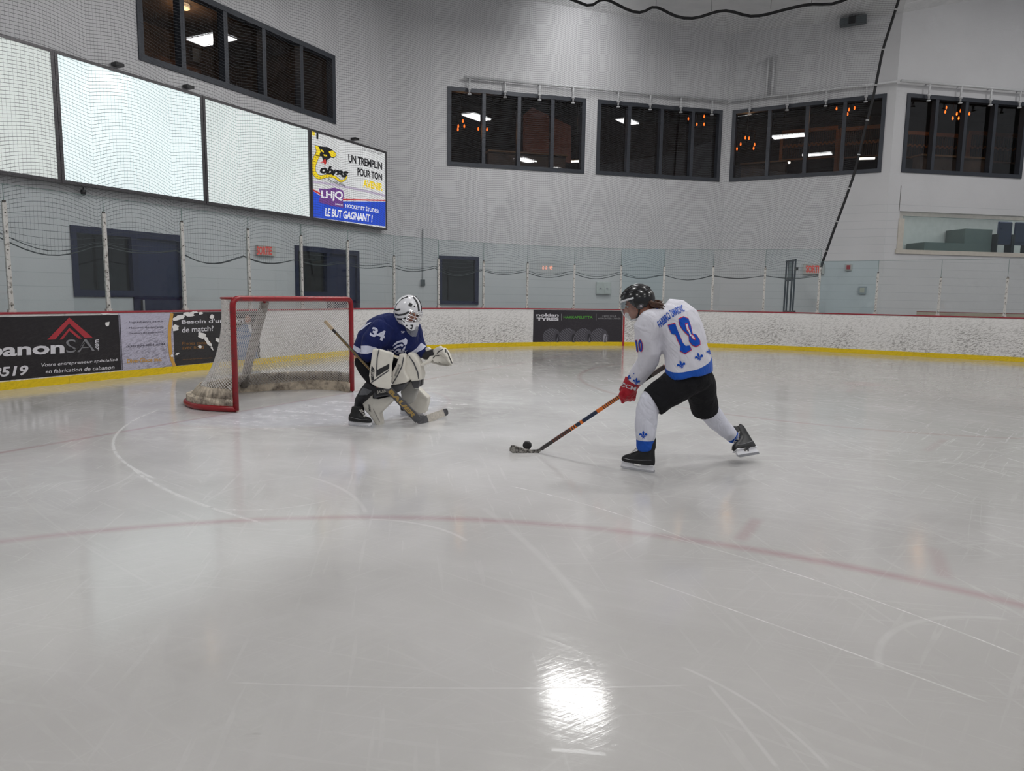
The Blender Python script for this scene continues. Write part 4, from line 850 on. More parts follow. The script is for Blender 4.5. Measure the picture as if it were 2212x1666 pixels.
for i, s_ in enumerate((4.15, 4.75)):
    e = empty('stadium_seat', wp(WD, s_ + .25, 2.85, -.3), ['navy folding stadium seat at the right picture edge', 'navy folding stadium seat beyond the right picture edge'][i], 'seat', 'navy stadium seats')
    q = MB(); wbox(q, WD, s_, s_ + .5, 3.10, 3.80, -.42, -.36); q.build('backrest', NV, e, bevel=.03); q = MB(); wbox(q, WD, s_ + .02, s_ + .48, 3.15, 3.22, -.8, -.36); q.build('seat', NV, e, bevel=.02)
    q = MB(); wbox(q, WD, s_ - .04, s_, 2.845, 3.42, -.6, -.34); wbox(q, WD, s_ + .5, s_ + .54, 2.845, 3.42, -.6, -.34); q.build('seat_frame', BLK, e)
# steel gate standing open between glass and wall
g0 = DP(1693, 670, 21.2); g1 = DP(1712, 670, 20.3); e = empty('steel_gate', [*g0[:2], 0], 'narrow dark steel gate standing open behind the rink glass', 'gate'); GM = mat('gate_steel', srgb(58, 66, 74), .45, .4)
d_ = g1 - g0; d_[2] = 0; n_ = np.array([d_[1], -d_[0], 0]) / np.linalg.norm(d_)
q = MB()
for f_ in (0, .28, .72, 1.0): q.obox(np.array([*(g0 + d_ * f_)[:2], 1.24]), d_ * .022, n_ * .02, Z * 1.24)
for z_ in (.05, 1.0, 1.9, 2.45): q.obox(np.array([*(g0 + d_ * .5)[:2], z_]), d_ * .5, n_ * .02, Z * .025)
q.build('gate_frame', GM, e)
q = MB(); q.obox(np.array([*(g0 + d_ * .5)[:2], 2.17]), d_ * .2, n_ * .01, Z * .26); q.build('gate_panel', mat('gate_panel', srgb(120, 130, 132), .5), e)
for z_ in (1.0, 2.2): q = MB(); q.obox(np.array([*(g0 + d_ * 1.12)[:2], z_]), d_ * .1, n_ * .03, Z * .04); q.build('hinge', BLK, e)
s0_, s1_ = bsz(1976, 672)[0], PS[-1] - .2; q = MB()
e = empty('bench_shelf', bp((s0_ + s1_) / 2, 0, -.5), 'beige shelf with red edge behind the boards at the right', 'shelf')
N_ = 8
for k in range(N_):
    a_, b_ = s0_ + (s1_ - s0_) * k / N_, s0_ + (s1_ - s0_) * (k + 1) / N_; q.hexa([bp(a_, .0, -.75), bp(b_, .0, -.75), bp(b_, .0, -.45), bp(a_, .0, -.45), bp(a_, 1.085, -.75), bp(b_, 1.085, -.75), bp(b_, 1.085, -.45), bp(a_, 1.085, -.45)])
q.build('shelf_body', mat('shelf_beige', srgb(176, 168, 150), .5), e); q = MB(); q.tube([bp(s0_, 1.092, -.45), bp(s1_, 1.092, -.45)], .007, 4); q.build('red_edge', mat('cap_red', (.2, .02, .03)), e)

# ================================================================ GOAL
GREDC = NT('goal_red'); _c = GREDC.coord('Object'); GREDC.set(Base_Color=GREDC.mix(GREDC.ramp(GREDC.noise(_c, 18, 4), .55, .7, 0, .6), srgb(140, 12, 24), srgb(80, 36, 34)), Roughness=.32); GREDC = GREDC.m
gl = empty('hockey_goal', R2(6.56, -6.23), 'red framed hockey goal with white net and grimy skirt', 'goal')
uN, uF, vG = 5.575, 7.545, -6.23; PR = .032; ZB = 1.25
def corner(a, b, c, n=6, r=.09):
    a, b, c = map(np.array, (a, b, c)); p = b + (a - b) / np.linalg.norm(a - b) * r; q_ = b + (c - b) / np.linalg.norm(c - b) * r
    return [p * (1 - t) ** 2 + 2 * b * t * (1 - t) + q_ * t * t for t in np.linspace(0, 1, n)]
gN0, gN1, gF1, gF0 = R2(uN, vG, .02), R2(uN, vG, ZB), R2(uF, vG, ZB), R2(uF, vG, .02)
q = MB(); q.tube([gN0, *corner(gN0, gN1, gF1), *corner(gN1, gF1, gF0), gF0], PR, 12); q.build('goal_frame', GREDC, gl, True)
# base: plan curve
base = [(uN, vG), (5.5, -6.44), (5.49, -6.8), (5.72, -7.2), (6.2, -7.42), (6.7, -7.45), (7.05, -7.3), (7.37, -7.06), (7.56, -6.82), (7.62, -6.5), (uF, vG)]
bsm = smooth_path([R2(a, b, .035) for a, b in base], 5); q = MB(); q.tube(bsm, .034, 10); q.build('base_frame', GREDC, gl, True)
topc = [(uN, vG), (5.62, -6.42), (5.78, -6.60), (6.2, -6.66), (6.56, -6.67), (6.92, -6.66), (7.34, -6.60), (7.5, -6.42), (uF, vG)]
tsm = smooth_path([R2(a, b, ZB) for a, b in topc], 6); q = MB(); q.tube(tsm, .014, 8); q.build('top_rear_bar', GREDC, gl, True)
b0, b1 = G(524, 833), None; bu, bv = float(b0 @ U), float(b0 @ V)
q = MB(); q.tube([R2(6.45, -6.66, 1.2), R2(6.6, -7.05, .62), R2(6.74, -7.38, .09)], .055, 10); q.build('centre_post_pad', mat('pad_grey', srgb(142, 136, 130), .7, var=.35, scale=25, bump=.3), gl, True)
q = MB(); q.tube([R2(6.45, -6.65, 1.26), R2(6.45, -6.67, 1.18)], .02, 8); q.build('post_bracket', GREDC, gl)
# net surface param: along f (0..1 around), h (0 top .. 1 bottom)
def resamp(P, n):
    P = np.array(P); s = np.concatenate([[0], np.cumsum(np.linalg.norm(np.diff(P, axis=0), axis=1))]); t = np.linspace(0, s[-1], n); return np.stack([np.interp(t, s, P[:, i]) for i in range(3)], 1)
NA, NH = 78, 36; T_ = resamp(tsm, NA); B_ = resamp(bsm, NA)
def gnet(i, f):
    t, b = T_[i], B_[i]; k = f ** 1.9; p = t * (1 - f) + b * f; xy = t[:2] * (1 - k) + b[:2] * k
    fr = i / (NA - 1); cen = (R2(6.56, -6.6))[:2]; sag = math.sin(math.pi * f) * .03; xy = xy + (cen - xy) * sag
    return np.array([xy[0], xy[1], (ZB - .005) * (1 - f) + .05 * f])
GP = np.array([[gnet(i, f) for i in range(NA)] for f in np.linspace(0, 1, NH)])
diag1 = np.array([[GP[int(np.clip(j, 0, NH - 1)), int(np.clip(i0 + j, 0, NA - 1))] for j in range(NH)] for i0 in range(-NH + 4, NA - 3)])
diag2 = np.array([[GP[int(np.clip(j, 0, NH - 1)), int(np.clip(i0 - j, 0, NA - 1))] for j in range(NH)] for i0 in range(3, NA + NH - 4)])
TP = []          # roof of the net
for k in range(NA // 2): TP.append([T_[k] * (1 - t) + T_[NA - 1 - k] * t for t in np.linspace(0, 1, 30)])
roof2 = [[R2(a, vG, ZB), R2(a, float(np.interp(a, [uN, 5.78, 6.2, 6.92, 7.34, uF], [vG, -6.6, -6.66, -6.66, -6.6, vG])), ZB)] for a in np.linspace(uN + .03, uF - .03, 50)]
net_mesh('goal_netting', [(diag1, .0036), (diag2, .0036), (np.array(TP), .003), (np.array([[p, (p + r) / 2, r] for p, r in roof2]), .0022)], mat('goal_cord', srgb(214, 210, 206), .7), gl)
GRIME = NT('grimy_canvas'); _c = GRIME.coord('Object'); GRIME.set(Base_Color=GRIME.mix(GRIME.ramp(GRIME.noise(_c, 7, 5, .65), .42, .68), srgb(205, 192, 172), srgb(96, 86, 78)), Roughness=.8); GRIME.bump(GRIME.noise(_c, 12, 4), .5, .02); GRIME = GRIME.m
Bz = resamp(bsm, 60); T60 = resamp(tsm, 60); q = MB(); rows = []
for f, o_ in ((1.0, .0), (.92, .005), (.83, .0)):
    k = f ** 1.9; rows.append([np.array([*(T60[i][:2] * (1 - k) + Bz[i][:2] * k), (ZB) * (1 - f) + .05 * f]) + (Bz[i] - R2(6.56, -6.5)) * np.array([1, 1, 0]) * o_ for i in range(60)])
for a_, b_ in zip(rows[:-1], rows[1:]):
    for i in range(59): q.quad(a_[i], a_[i + 1], b_[i + 1], b_[i])
o = q.build('net_skirt', GRIME, gl, True); o.modifiers.new('s', 'SOLIDIFY').thickness = .012
q = MB(); q2 = MB()
for i in range(59):
    ia, ib = Bz[i] + (R2(6.56, -6.5) - Bz[i]) * .05, Bz[i + 1] + (R2(6.56, -6.5) - Bz[i + 1]) * .05
    q2.hexa([ia * [1, 1, 0], ib * [1, 1, 0], Bz[i + 1] * [1, 1, 0], Bz[i] * [1, 1, 0], ia * [1, 1, 0] + Z * .13, ib * [1, 1, 0] + Z * .13, Bz[i + 1] * [1, 1, 0] + Z * .13, Bz[i] * [1, 1, 0] + Z * .13])
q2.build('base_pad', GRIME, gl)
for k in range(9):           # white lacing along the near post and the crossbar
    z_ = .12 + k * .13; q.tube([R2(uN - .036, vG - .03, z_), R2(uN - .03, vG - .07, z_ + .02), R2(uN + .0, vG - .05, z_ + .03)], .006, 5)
for k in range(24): u_ = uN + .1 + k * .076; q.tube([R2(u_, vG - .02, ZB + .03), R2(u_ + .03, vG - .055, ZB + .01), R2(u_ + .05, vG - .03, ZB - .02)], .006, 5)
q.build('lacing', mat('goal_cord', (.6, .6, .6)), gl)
# ================================================================ FIGURES
def cap(mb, p0, r0, p1, r1, n=18):
    p0, p1 = np.array(p0, float), np.array(p1, float); d = p1 - p0; L = np.linalg.norm(d); d = d / (L + 1e-9)
    pts, rs = [], []
    for k in range(5): a = math.pi / 2 * k / 5; pts.append(p0 - d * r0 * math.cos(a)); rs.append(max(r0 * math.sin(a), r0 * .05))
    pts += [p0 + d * L * f for f in (0, .33, .66, 1)]; rs += [r0 + (r1 - r0) * f for f in (0, .33, .66, 1)]
    for k in range(4, -1, -1): a = math.pi / 2 * k / 5; pts.append(p1 + d * r1 * math.cos(a)); rs.append(max(r1 * math.sin(a), r1 * .05))
    return mb.tube(pts, rs, n)
def ell(mb, c, ax, n=20):               # ax: three axis vectors incl. radii
    c = np.array(c, float); a, b, d = (np.array(q, float) for q in ax)
    return mb.ring([[c + d * math.sin(f) + (a * math.cos(t) + b * math.sin(t)) * math.cos(f) for t in np.linspace(0, 2 * math.pi, n, endpoint=False)] for f in np.linspace(-1.5, 1.5, 11)])
def loft(mb, secs, n=28, e=2.0):
    rings = []
    for c, a, b in secs:
        r = []
        for t in np.linspace(0, 2 * math.pi, n, endpoint=False):
            ct, st = math.cos(t), math.sin(t); r.append(np.array(c) + np.array(a) * math.copysign(abs(ct) ** (2 / e), ct) + np.array(b) * math.copysign(abs(st) ** (2 / e), st))
        rings.append(r)
    return mb.ring(rings)
def chain(mb, pts):                     # [(point, r), ...]
    for (a, ra), (b, rb_) in zip(pts[:-1], pts[1:]): cap(mb, a, ra, b, rb_)
def blob(name, mb, voxel, it, m, parent, wrinkle=0.0, wscale=9.0):
    o = link(name, mb.mesh(name), m, parent)
    md = o.modifiers.new('r', 'REMESH'); md.mode = 'VOXEL'; md.voxel_size = voxel; md.use_smooth_shade = True
    if it: sm = o.modifiers.new('s', 'SMOOTH'); sm.factor = .5; sm.iterations = it
    dg = bpy.context.evaluated_depsgraph_get(); dg.update(); me = bpy.data.meshes.new_from_object(o.evaluated_get(dg)); o.modifiers.clear(); old = o.data; o.data = me
    if len(me.materials) == 0: me.materials.append(m)
    if wrinkle:                         # cloth folds as real relief
        n = len(me.vertices); co = np.empty(n * 3, np.float32); no = np.empty(n * 3, np.float32); me.vertices.foreach_get('co', co); me.vertices.foreach_get('normal', no)
        co = co.reshape(-1, 3); no = no.reshape(-1, 3); q = co * wscale
        w_ = np.sin(q[:, 0] * 1.7 + 2.1 * np.sin(q[:, 2] * 1.1) + q[:, 1]) * np.sin(q[:, 2] * 1.9 + 1.7 * np.sin(q[:, 0] * .9 + 1)) + .5 * np.sin(q[:, 0] * 3.9 + q[:, 2] * 3.1 + 2 * np.sin(q[:, 1] * 2))
        co = co + no * (w_ * wrinkle)[:, None]; me.vertices.foreach_set('co', co.ravel())
    me.polygons.foreach_set('use_smooth', [True] * len(me.polygons)); me.update(); bpy.data.meshes.remove(old); o.data.name = name; return o
def bvh(*objs):
    vs, fs = [], []
    for o in objs:
        off = len(vs); root = o; d = Vector((0, 0, 0))
        while root is not None: d += root.location; root = root.parent
        vs += [v.co + d for v in o.data.vertices]; fs += [tuple(off + i for i in p.vertices) for p in o.data.polygons]
    return BVHTree.FromPolygons(vs, fs)
def onto(tree, lift=.003, ydef=5.4):    # printing lies on the cloth it is sewn to
    def fn(x, y):
        d = Vector(ray(x, y)).normalized(); h = tree.ray_cast(Vector(CAM), d)
        if h[0] is None:
            p = P3(DP(x, y, ydef)); q = tree.find_nearest(p); return np.array(q[0]) + np.array(q[1]) * lift
        n = h[1] if h[1].dot(d) < 0 else -h[1]; return np.array(h[0] + n * lift)
    return fn
def unit(v): v = np.array(v, float); return v / np.linalg.norm(v)
def frame(f, upish=(0, 0, 1)):
    f = unit(f); s = unit(np.cross(upish, f)); u = np.cross(f, s); return f, s, u      # s = the figure's left
def folds(t, c):
    a = t.noise(t.mapping(c, rot=(.4, .5, .2), scale=(1, 1, .45)), 8, 2, .5, 1.2); return t.math('ADD', t.math('ABSOLUTE', t.math('SUBTRACT', a, .5)), t.math('MULTIPLY', t.noise(c, 16, 2), .25))
def fabric(name, col, rough=.85, bumpk=.25, sc=260, sheen=.08):
    t = NT(name); c = t.coord('Object'); t.set(Roughness=rough); v = t.n('ShaderNodeVectorMath', operation='SCALE'); v.inputs[0].default_value = col; t.put(v.inputs[3], t.ramp(t.noise(c, 5, 4), .3, .7, .93, 1.05)); t.put(t.b.inputs['Base Color'], v.outputs[0])
    t.b.inputs['Sheen Weight'].default_value = sheen; t.b.inputs['Specular IOR Level'].default_value = .3; t.bump(folds(t, c), .55, .05); return t.m
SKIN = mat('skin', srgb(196, 140, 118), .55, var=.05, scale=20); WPLA = mat('white_plastic', srgb(222, 222, 226), .3, coat=.3); STL = mat('blade_steel', (.55, .55, .57), .2, 1.0); BKB = mat('boot_black', (.009, .009, .010), .42, var=.3, scale=30, spec=.35)
LACE = mat('lace_white', srgb(200, 196, 190), .7); CLEAR = glass('visor_clear', (.86, .87, .88), 1.0, .03)

def head(mb, c, f, s, u, k=1.0):        # skull, jaw, brow, nose, lips, ears in one surface
    P = lambda a, b, d: np.array(c) + (f * a + s * b + u * d) * k
    ell(mb, P(-.008, 0, .02), (f * .098 * k, s * .077 * k, u * .098 * k)); ell(mb, P(.03, 0, -.055), (f * .062 * k, s * .058 * k, u * .065 * k))
    cap(mb, P(.068, 0, -.098), .020 * k, P(.055, 0, -.10), .026 * k); cap(mb, P(.082, .028, .012), .014 * k, P(.082, -.028, .012), .014 * k)
    cap(mb, P(.092, 0, .0), .010 * k, P(.112, 0, -.032), .014 * k); cap(mb, P(.098, .013, -.038), .009 * k, P(.098, -.013, -.038), .009 * k)
    cap(mb, P(.084, .018, -.066), .009 * k, P(.084, -.018, -.066), .009 * k); cap(mb, P(.080, .015, -.078), .010 * k, P(.080, -.015, -.078), .010 * k)
    for q in (1, -1): ell(mb, P(-.012, .078 * q, -.01), (f * .018 * k, s * .010 * k, u * .032 * k)); ell(mb, P(.062, .045 * q, -.03), (f * .022 * k, s * .02 * k, u * .022 * k))
def face_bits(parent, c, f, s, u):
    P = lambda a, b, d: np.array(c) + f * a + s * b + u * d
    for q in (1, -1):
        e = MB(); ell(e, P(.082, .030 * q, -.005), (f * .011, s * .012, u * .009), 12); ey = e.build('eye', mat('eye_white', (.6, .6, .58), .2), parent, True)
        e = MB(); ell(e, P(.0915, .030 * q, -.006), (f * .003, s * .005, u * .005), 10); e.build('iris', mat('iris_brown', (.05, .03, .02), .2), ey, True)
        e = MB(); e.tube([P(.090, .014 * q, .014), P(.094, .03 * q, .019), P(.083, .048 * q, .013)], [.003, .004, .002], 6); e.build('eyebrow', mat('brow_brown', (.04, .022, .014), .8), parent)
    e = MB(); e.tube([P(.089, .022, -.072), P(.094, 0, -.070), P(.089, -.022, -.072)], [.002, .004, .002], 6); e.build('mouth', mat('lip', srgb(150, 82, 76), .5), parent)
def patch(name, c, f, s, u, rad, keep, m, parent, th=.006, n=(48, 30), az=(-180, 180), el=(-90, 90), sub=True):
    # part of an ellipsoid shell: keep(az, el) picks the faces
    bm = bmesh.new(); A = np.radians(np.linspace(*az, n[0] + 1)); B = np.radians(np.linspace(*el, n[1] + 1)); g = []
    for b in B: g.append([bm.verts.new(P3(np.array(c) + f * rad[0] * math.cos(b) * math.cos(a) + s * rad[1] * math.cos(b) * math.sin(a) + u * rad[2] * math.sin(b))) for a in A])
    for i in range(len(B) - 1):
        for j in range(len(A) - 1):
            if keep(math.degrees((A[j] + A[j + 1]) / 2), math.degrees((B[i] + B[i + 1]) / 2)): bm.faces.new([g[i][j], g[i][j + 1], g[i + 1][j + 1], g[i + 1][j]])
    bmesh.ops.remove_doubles(bm, verts=bm.verts, dist=1e-5); bmesh.ops.delete(bm, geom=[v for v in bm.verts if not v.link_faces], context='VERTS'); bmesh.ops.recalc_face_normals(bm, faces=bm.faces)
    me = bpy.data.meshes.new(name); bm.to_mesh(me); bm.free(); o = link(name, me, m, parent, True)
    if th: md = o.modifiers.new('t', 'SOLIDIFY'); md.thickness = th; md.offset = 0
    return o
def skate(parent, heel, toe, upv, label, laces=True, goalie=False, sc=1.0, ankle=0.0):
    f = unit(toe - heel); s = unit(np.cross(upv, f)); u = np.cross(f, s); c = (np.array(toe) + heel) / 2; k = np.linalg.norm(toe - heel) / .29 * sc
    P = lambda a, b, d: c + (f * a + s * b + u * d) * k
    bt_ = MB(); lo = .062 if not goalie else .05; ag = .03 if goalie else 0.0; hg = .8 if goalie else 1.0
    loft(bt_, [(P(.0, 0, lo), f * .148 * k, s * .044 * k), (P(.0, 0, lo + .03), f * .152 * k, s * .047 * k), (P(-.012, 0, lo + .055), f * .138 * k, s * .044 * k), (P(-.045, 0, lo + .085 * hg), f * .100 * k, s * .042 * k), (P(-.072 + ag * .6, 0, lo + .115 * hg), f * .07 * k, s * .040 * k), (P(-.078 + ag, 0, lo + .19 * hg), f * .062 * k, s * .042 * k), (P(-.078 + ag, 0, lo + .21 * hg), f * .060 * k, s * .042 * k)], e=2.4)
    if not goalie: cap(bt_, P(-.128, 0, lo + .15), .022 * k, P(-.132, 0, lo + .225), .016 * k)
    if not goalie: cap(bt_, P(-.03, 0, lo + .15), .026 * k, P(-.028, 0, lo + .205), .022 * k)
    bo = blob('skate', bt_, .006, 5, BKB, parent); bo['label'] = label
    h = MB()
    if goalie: h.obox(P(0, 0, .035), f * .145 * k, s * .016 * k, u * .016 * k); h.obox(P(-.02, 0, .018), f * .11 * k, s * .008 * k, u * .008 * k)
    else:
        h.prism([P(*q) for q in ((-.148, -.009, .02), (.150, -.009, .02), (.146, -.009, .05), (.13, -.009, .066), (.05, -.009, .066), (.035, -.009, .04), (-.02, -.009, .036), (-.045, -.009, .066), (-.14, -.009, .066))], s * .018 * k)
        h.obox(P(.09, 0, .064), f * .055 * k, s * .03 * k, u * .004 * k); h.obox(P(-.09, 0, .064), f * .05 * k, s * .028 * k, u * .004 * k)
    h.build('blade_holder', WPLA, bo)
    r = MB(); r.prism([P(*q) for q in ((-.14, -.0016, 0), (.13, -.0016, 0), (.155, -.0016, .010), (.155, -.0016, .026), (-.155, -.0016, .026), (-.155, -.0016, .008))], s * .0032 * k); r.build('runner', STL, bo)
    if laces:
        l = MB()
        for j in range(6):
            t = j / 5; a = .075 - .085 * t; z_ = lo + .068 + .085 * t ** .8; w_ = .030
            for q in (1, -1): l.tube([P(a, w_ * q, z_ - .008), P(a - .008, 0, z_ + .014), P(a - .014, -w_ * q, z_ + .002)], .0028 * k, 5)
        l.build('laces', LACE, bo)
        l = MB(); l.tube([P(.12, .04, lo + .035), P(.05, .047, lo + .03), P(-.05, .047, lo + .04), P(-.13, .03, lo + .05)], .002 * k, 5); l.tube([P(.12, -.04, lo + .035), P(.05, -.047, lo + .03), P(-.05, -.047, lo + .04), P(-.13, -.03, lo + .05)], .002 * k, 5); l.build('boot_trim', mat('trim_silver', (.35, .35, .36), .3, .6), bo)
    return bo

# ---------------------------------------------------------------- skater in white
YS = 5.4; KS = YS / F / 3.456
def Sx(x, y, dz=0.0): return DP(1060 + x / 3.456, 590 + y / 3.456, YS + dz)
def Spx(x, y): return (1060 + x / 3.456, 590 + y / 3.456)
X_, Y_, Z_ = np.array([1., 0, 0]), np.array([0, 1., 0]), np.array([0, 0, 1.])
Fs, Ss, Us = frame((-.93, .24, -.30)); HC = Sx(1103, 224, .08)
bm_ = MB(); head(bm_, HC, Fs, Ss, Us)
chain(bm_, [(HC - Fs * .02 - Us * .06, .055), (Sx(1215, 300, .1), .06), (Sx(1320, 350, .08), .11), (Sx(1400, 480, .04), .13), (Sx(1450, 620, .02), .125), (Sx(1480, 750, .02), .13)])
chain(bm_, [(Sx(1320, 350, .08), .09), (Sx(1180, 390, -.03), .068), (Sx(1180, 620, .04), .052), (Sx(1090, 770, .17), .034), (Sx(1045, 860, .24), .034)])
chain(bm_, [(Sx(1340, 350, .12), .09), (Sx(1460, 350, .2), .062), (Sx(1525, 460, .30), .05), (Sx(1400, 625, .29), .034), (Sx(1345, 685, .23), .028)])
fingers = [((1045, 870, .25), (1010, 925, .25), (975, 935, .30)), ((1060, 880, .27), (1035, 935, .28), (1000, 950, .33)), ((1072, 885, .29), (1058, 938, .31), (1025, 955, .35))]
for a, b, c in fingers: chain(bm_, [(Sx(*a), .010), (Sx(*b), .0095), (Sx(*c), .008)])
chain(bm_, [(Sx(1480, 770, .02), .13), (Sx(1400, 830, -.02), .095), (Sx(1215, 925, -.05), .055), (Sx(1165, 1100, -.06), .052), (Sx(1160, 1270, -.06), .038), (Sx(1180, 1345, -.06), .028), (Sx(1110, 1362, -.02), .018)])
chain(bm_, [(Sx(1500, 770, .05), .12), (Sx(1575, 850, .15), .095), (Sx(1615, 1010, .25), .062), (Sx(1710, 1120, .33), .055), (Sx(1815, 1205, .38), .034), (Sx(1842, 1235, .385), .020)])
pl = blob('person', bm_, .007, 4, SKIN, None); WLOC[pl.name] = Vector((0, 0, 0))
props(pl, 'skater in white and blue number 10 jersey, bent forward stickhandling toward the goal', 'person')
face_bits(pl, HC, Fs, Ss, Us)
# helmet
HB = np.array(HC) + Us * .018; BLH = mat('helmet_black', (.006, .006, .007), .24, spec=.4, coat=.3)
def kp(a, e):
    a = abs(a); lim = 14 if a < 55 else (14 - (a - 55) * 1.5 if a < 85 else (-31 if a < 125 else -24)); return e > lim
hl = patch('helmet', HB, Fs, Ss, Us, (.128, .104, .118), kp, BLH, pl, .008, (72, 44)); hl.modifiers.new('b', 'SUBSURF').levels = 1
v = MB()
for q in (-.04, 0, .04):
    pts = [HB + Fs * .131 * math.cos(t) * math.cos(math.asin(min(1, abs(q) / .104))) + Ss * q * 1.02 + Us * .121 * math.sin(t) * math.cos(math.asin(min(1, abs(q) / .104))) for t in np.linspace(.5, 2.6, 14)]
    v.tube(pts, .0055 if q else .008, 8)
v.build('helmet_ridge', BLH, hl, True)
v = MB()
for q in (-1, 1):
    for a_, e_ in ((40, 42), (75, 38), (110, 34), (140, 30), (60, 62), (120, 60)):
        aa, ee = math.radians(a_ * q), math.radians(e_); p = HB + Fs * .129 * math.cos(ee) * math.cos(aa) + Ss * .105 * math.cos(ee) * math.sin(aa) + Us * .119 * math.sin(ee); n_ = unit(p - HB); t_ = unit(np.cross(n_, Us)); v.obox(p, t_ * .013, np.cross(n_, t_) * .004, n_ * .0055)
v.build('helmet_vent', mat('vent_grey', (.10, .10, .11), .3), hl)
for q in (1, -1):
    g = MB(); ell(g, HC + Ss * .092 * q + Us * -.012 - Fs * .012, (Fs * .032, Ss * .012, Us * .042)); g.build('ear_guard', mat('smoky_plastic', (.05, .05, .055), .15, coat=.4), hl, True)
    g = MB(); ell(g, HC + Ss * .105 * q + Us * -.03 - Fs * .02, (Fs * .01, Ss * .005, Us * .01), 12); g.build('helmet_screw', mat('screw_grey', (.4, .36, .38), .3, .5), hl, True)
g = MB(); g.tube(smooth_path([HC + Ss * .085 + Us * -.045, HC + Ss * .07 + Us * -.09 + Fs * .02, HC + Us * -.118 + Fs * .055, HC - Ss * .07 + Us * -.09 + Fs * .02, HC - Ss * .085 + Us * -.045], 5), .007, 6); g.build('chin_strap', mat('strap_black', (.012, .012, .012), .7), hl)
vs_ = patch('face_shield', HC + Us * -.01, Fs, Ss, Us, (.142, .112, .135), lambda a, e: abs(a) < 82 and -52 < e < 26, CLEAR, hl, .003, (40, 30), (-90, 90), (-60, 40))
vt_ = patch('shield_rim', HC + Us * -.01, Fs, Ss, Us, (.144, .114, .137), lambda a, e: abs(a) < 84 and (e > 20 or e < -46), mat('rim_white', (.55, .56, .58), .25), hl, .004, (60, 50), (-86, 86), (-54, 27))
hm = MB(); r_ = random.Random(3)
for k in range(34):
    a = HC - Fs * (.075 + .02 * r_.random()) + Ss * (r_.uniform(-.07, .075)) + Us * r_.uniform(-.05, -.01); b = a - Fs * (.03 + .035 * r_.random()) + Us * (-.05 * r_.random() - .005) + Ss * r_.uniform(-.01, .025); c = b - Fs * r_.uniform(.01, .04) + Us * r_.uniform(-.04, .015)
    hm.tube(smooth_path([a, b, c], 4), [.012, .012, .011, .010, .009, .008, .006, .004, .002], 7)
blob('hair', hm, .0032, 1, mat('hair_brown', srgb(74, 50, 38), .7, var=.5, scale=80), pl)
# jersey
def perp(dx, dy): n = math.hypot(dx, dy); return (X_ * (-dy / n) + Z_ * (-dx / n)) * -1      # image direction turned 90 degrees
js = [((1488, 762), 0.0, 186, 150), ((1480, 690), .0, 184, 150), ((1466, 610), .0, 176, 152), ((1445, 520), .01, 170, 156), ((1415, 430), .03, 178, 155), ((1382, 350), .06, 176, 145), ((1345, 292), .09, 132, 112), ((1290, 262), .11, 78, 78)]
secs = []
for i, ((x, y), dz, A, B) in enumerate(js):
    p0 = js[max(i - 1, 0)]; p1 = js[min(i + 1, len(js) - 1)]; t = unit(Sx(*p1[0], p1[1]) - Sx(*p0[0], p0[1]))
    a = unit(np.cross(t, Y_)); 
    if a[0] < 0: a = -a
    b = unit(np.cross(t, a)); b = b if b[1] > 0 else -b; psi = math.radians(30); a2 = a * math.cos(psi) + b * math.sin(psi); b2 = -a * math.sin(psi) + b * math.cos(psi)
    secs.append((Sx(x, y, dz), a2 * A * KS * 1.03, b2 * B * KS))
jm = MB(); loft(jm, secs); ell(jm, Sx(1335, 300, .07), (X_ * .10, Y_ * .12, Z_ * .085)); chain(jm, [(Sx(1340, 345, .05), .105), (Sx(1180, 375, -.04), .098)]); chain(jm, [(Sx(1380, 330, .1), .10), (Sx(1462, 340, .2), .092)])
slv = [((1172, 380), -.04, 102), ((1168, 480), -.01, 98), ((1185, 580), .02, 92), ((1180, 650), .05, 84), ((1130, 720), .10, 76), ((1095, 775), .14, 68), ((1078, 808), .16, 62)]
secs = []
for i, ((x, y), dz, A) in enumerate(slv):
    p0 = slv[max(i - 1, 0)]; p1 = slv[min(i + 1, len(slv) - 1)]; t = unit(Sx(*p1[0], p1[1]) - Sx(*p0[0], p0[1])); a = unit(np.cross(t, Y_)); b = np.cross(t, a); secs.append((Sx(x, y, dz), a * A * KS, b * A * KS * .95))
loft(jm, secs)
chain(jm, [(Sx(1462, 345, .2), .088), (Sx(1515, 420, .27), .075), (Sx(1528, 480, .30), .068), (Sx(1430, 600, .30), .060), (Sx(1350, 680, .22), .050)])
JT = NT('jersey_white'); c = JT.coord('Object'); JT.set(Roughness=.85); JT.b.inputs['Sheen Weight'].default_value = .1
pA, pB, pC = Sx(1310, 716, -.05), Sx(1665, 640, -.05), Sx(1480, 728, -.15); nn = unit(np.cross(pB - pA, pC - pA)); nn = nn if nn[2] > 0 else -nn
dd = JT.math('SUBTRACT', JT.vmath('DOT_PRODUCT', c, tuple(nn), out=1), float(nn @ pA)); cen = Sx(1488, 740, 0); near = JT.ramp(JT.vmath('DISTANCE', c, tuple(cen), out=1), .285, .27)
below = JT.math('MULTIPLY', JT.math('MULTIPLY', JT.ramp(dd, .001, -.001), near), JT.math('GREATER_THAN', JT.sep(c)[0], float(Sx(1278, 730, 0)[0])))
JT.put(JT.b.inputs['Base Color'], JT.mix(below, srgb(208, 207, 216), srgb(0, 76, 172))); JT.bump(folds(JT, c), .32, .05); JW = JT.m
jy = blob('jersey', jm, .009, 5, JW, pl, .0055, 9.0); tj = bvh(jy); jf = onto(tj, .0035)
JB = fabric('print_jersey_blue', srgb(8, 74, 178)); JR = fabric('print_jersey_red', srgb(200, 40, 70))
def jpoly(nm, pts, m, lift=.0035, ml=2.5, parent=None, tree=None): poly_px(nm, [Spx(*p) for p in pts], onto(tree or tj, lift), m, parent or jy, ml)
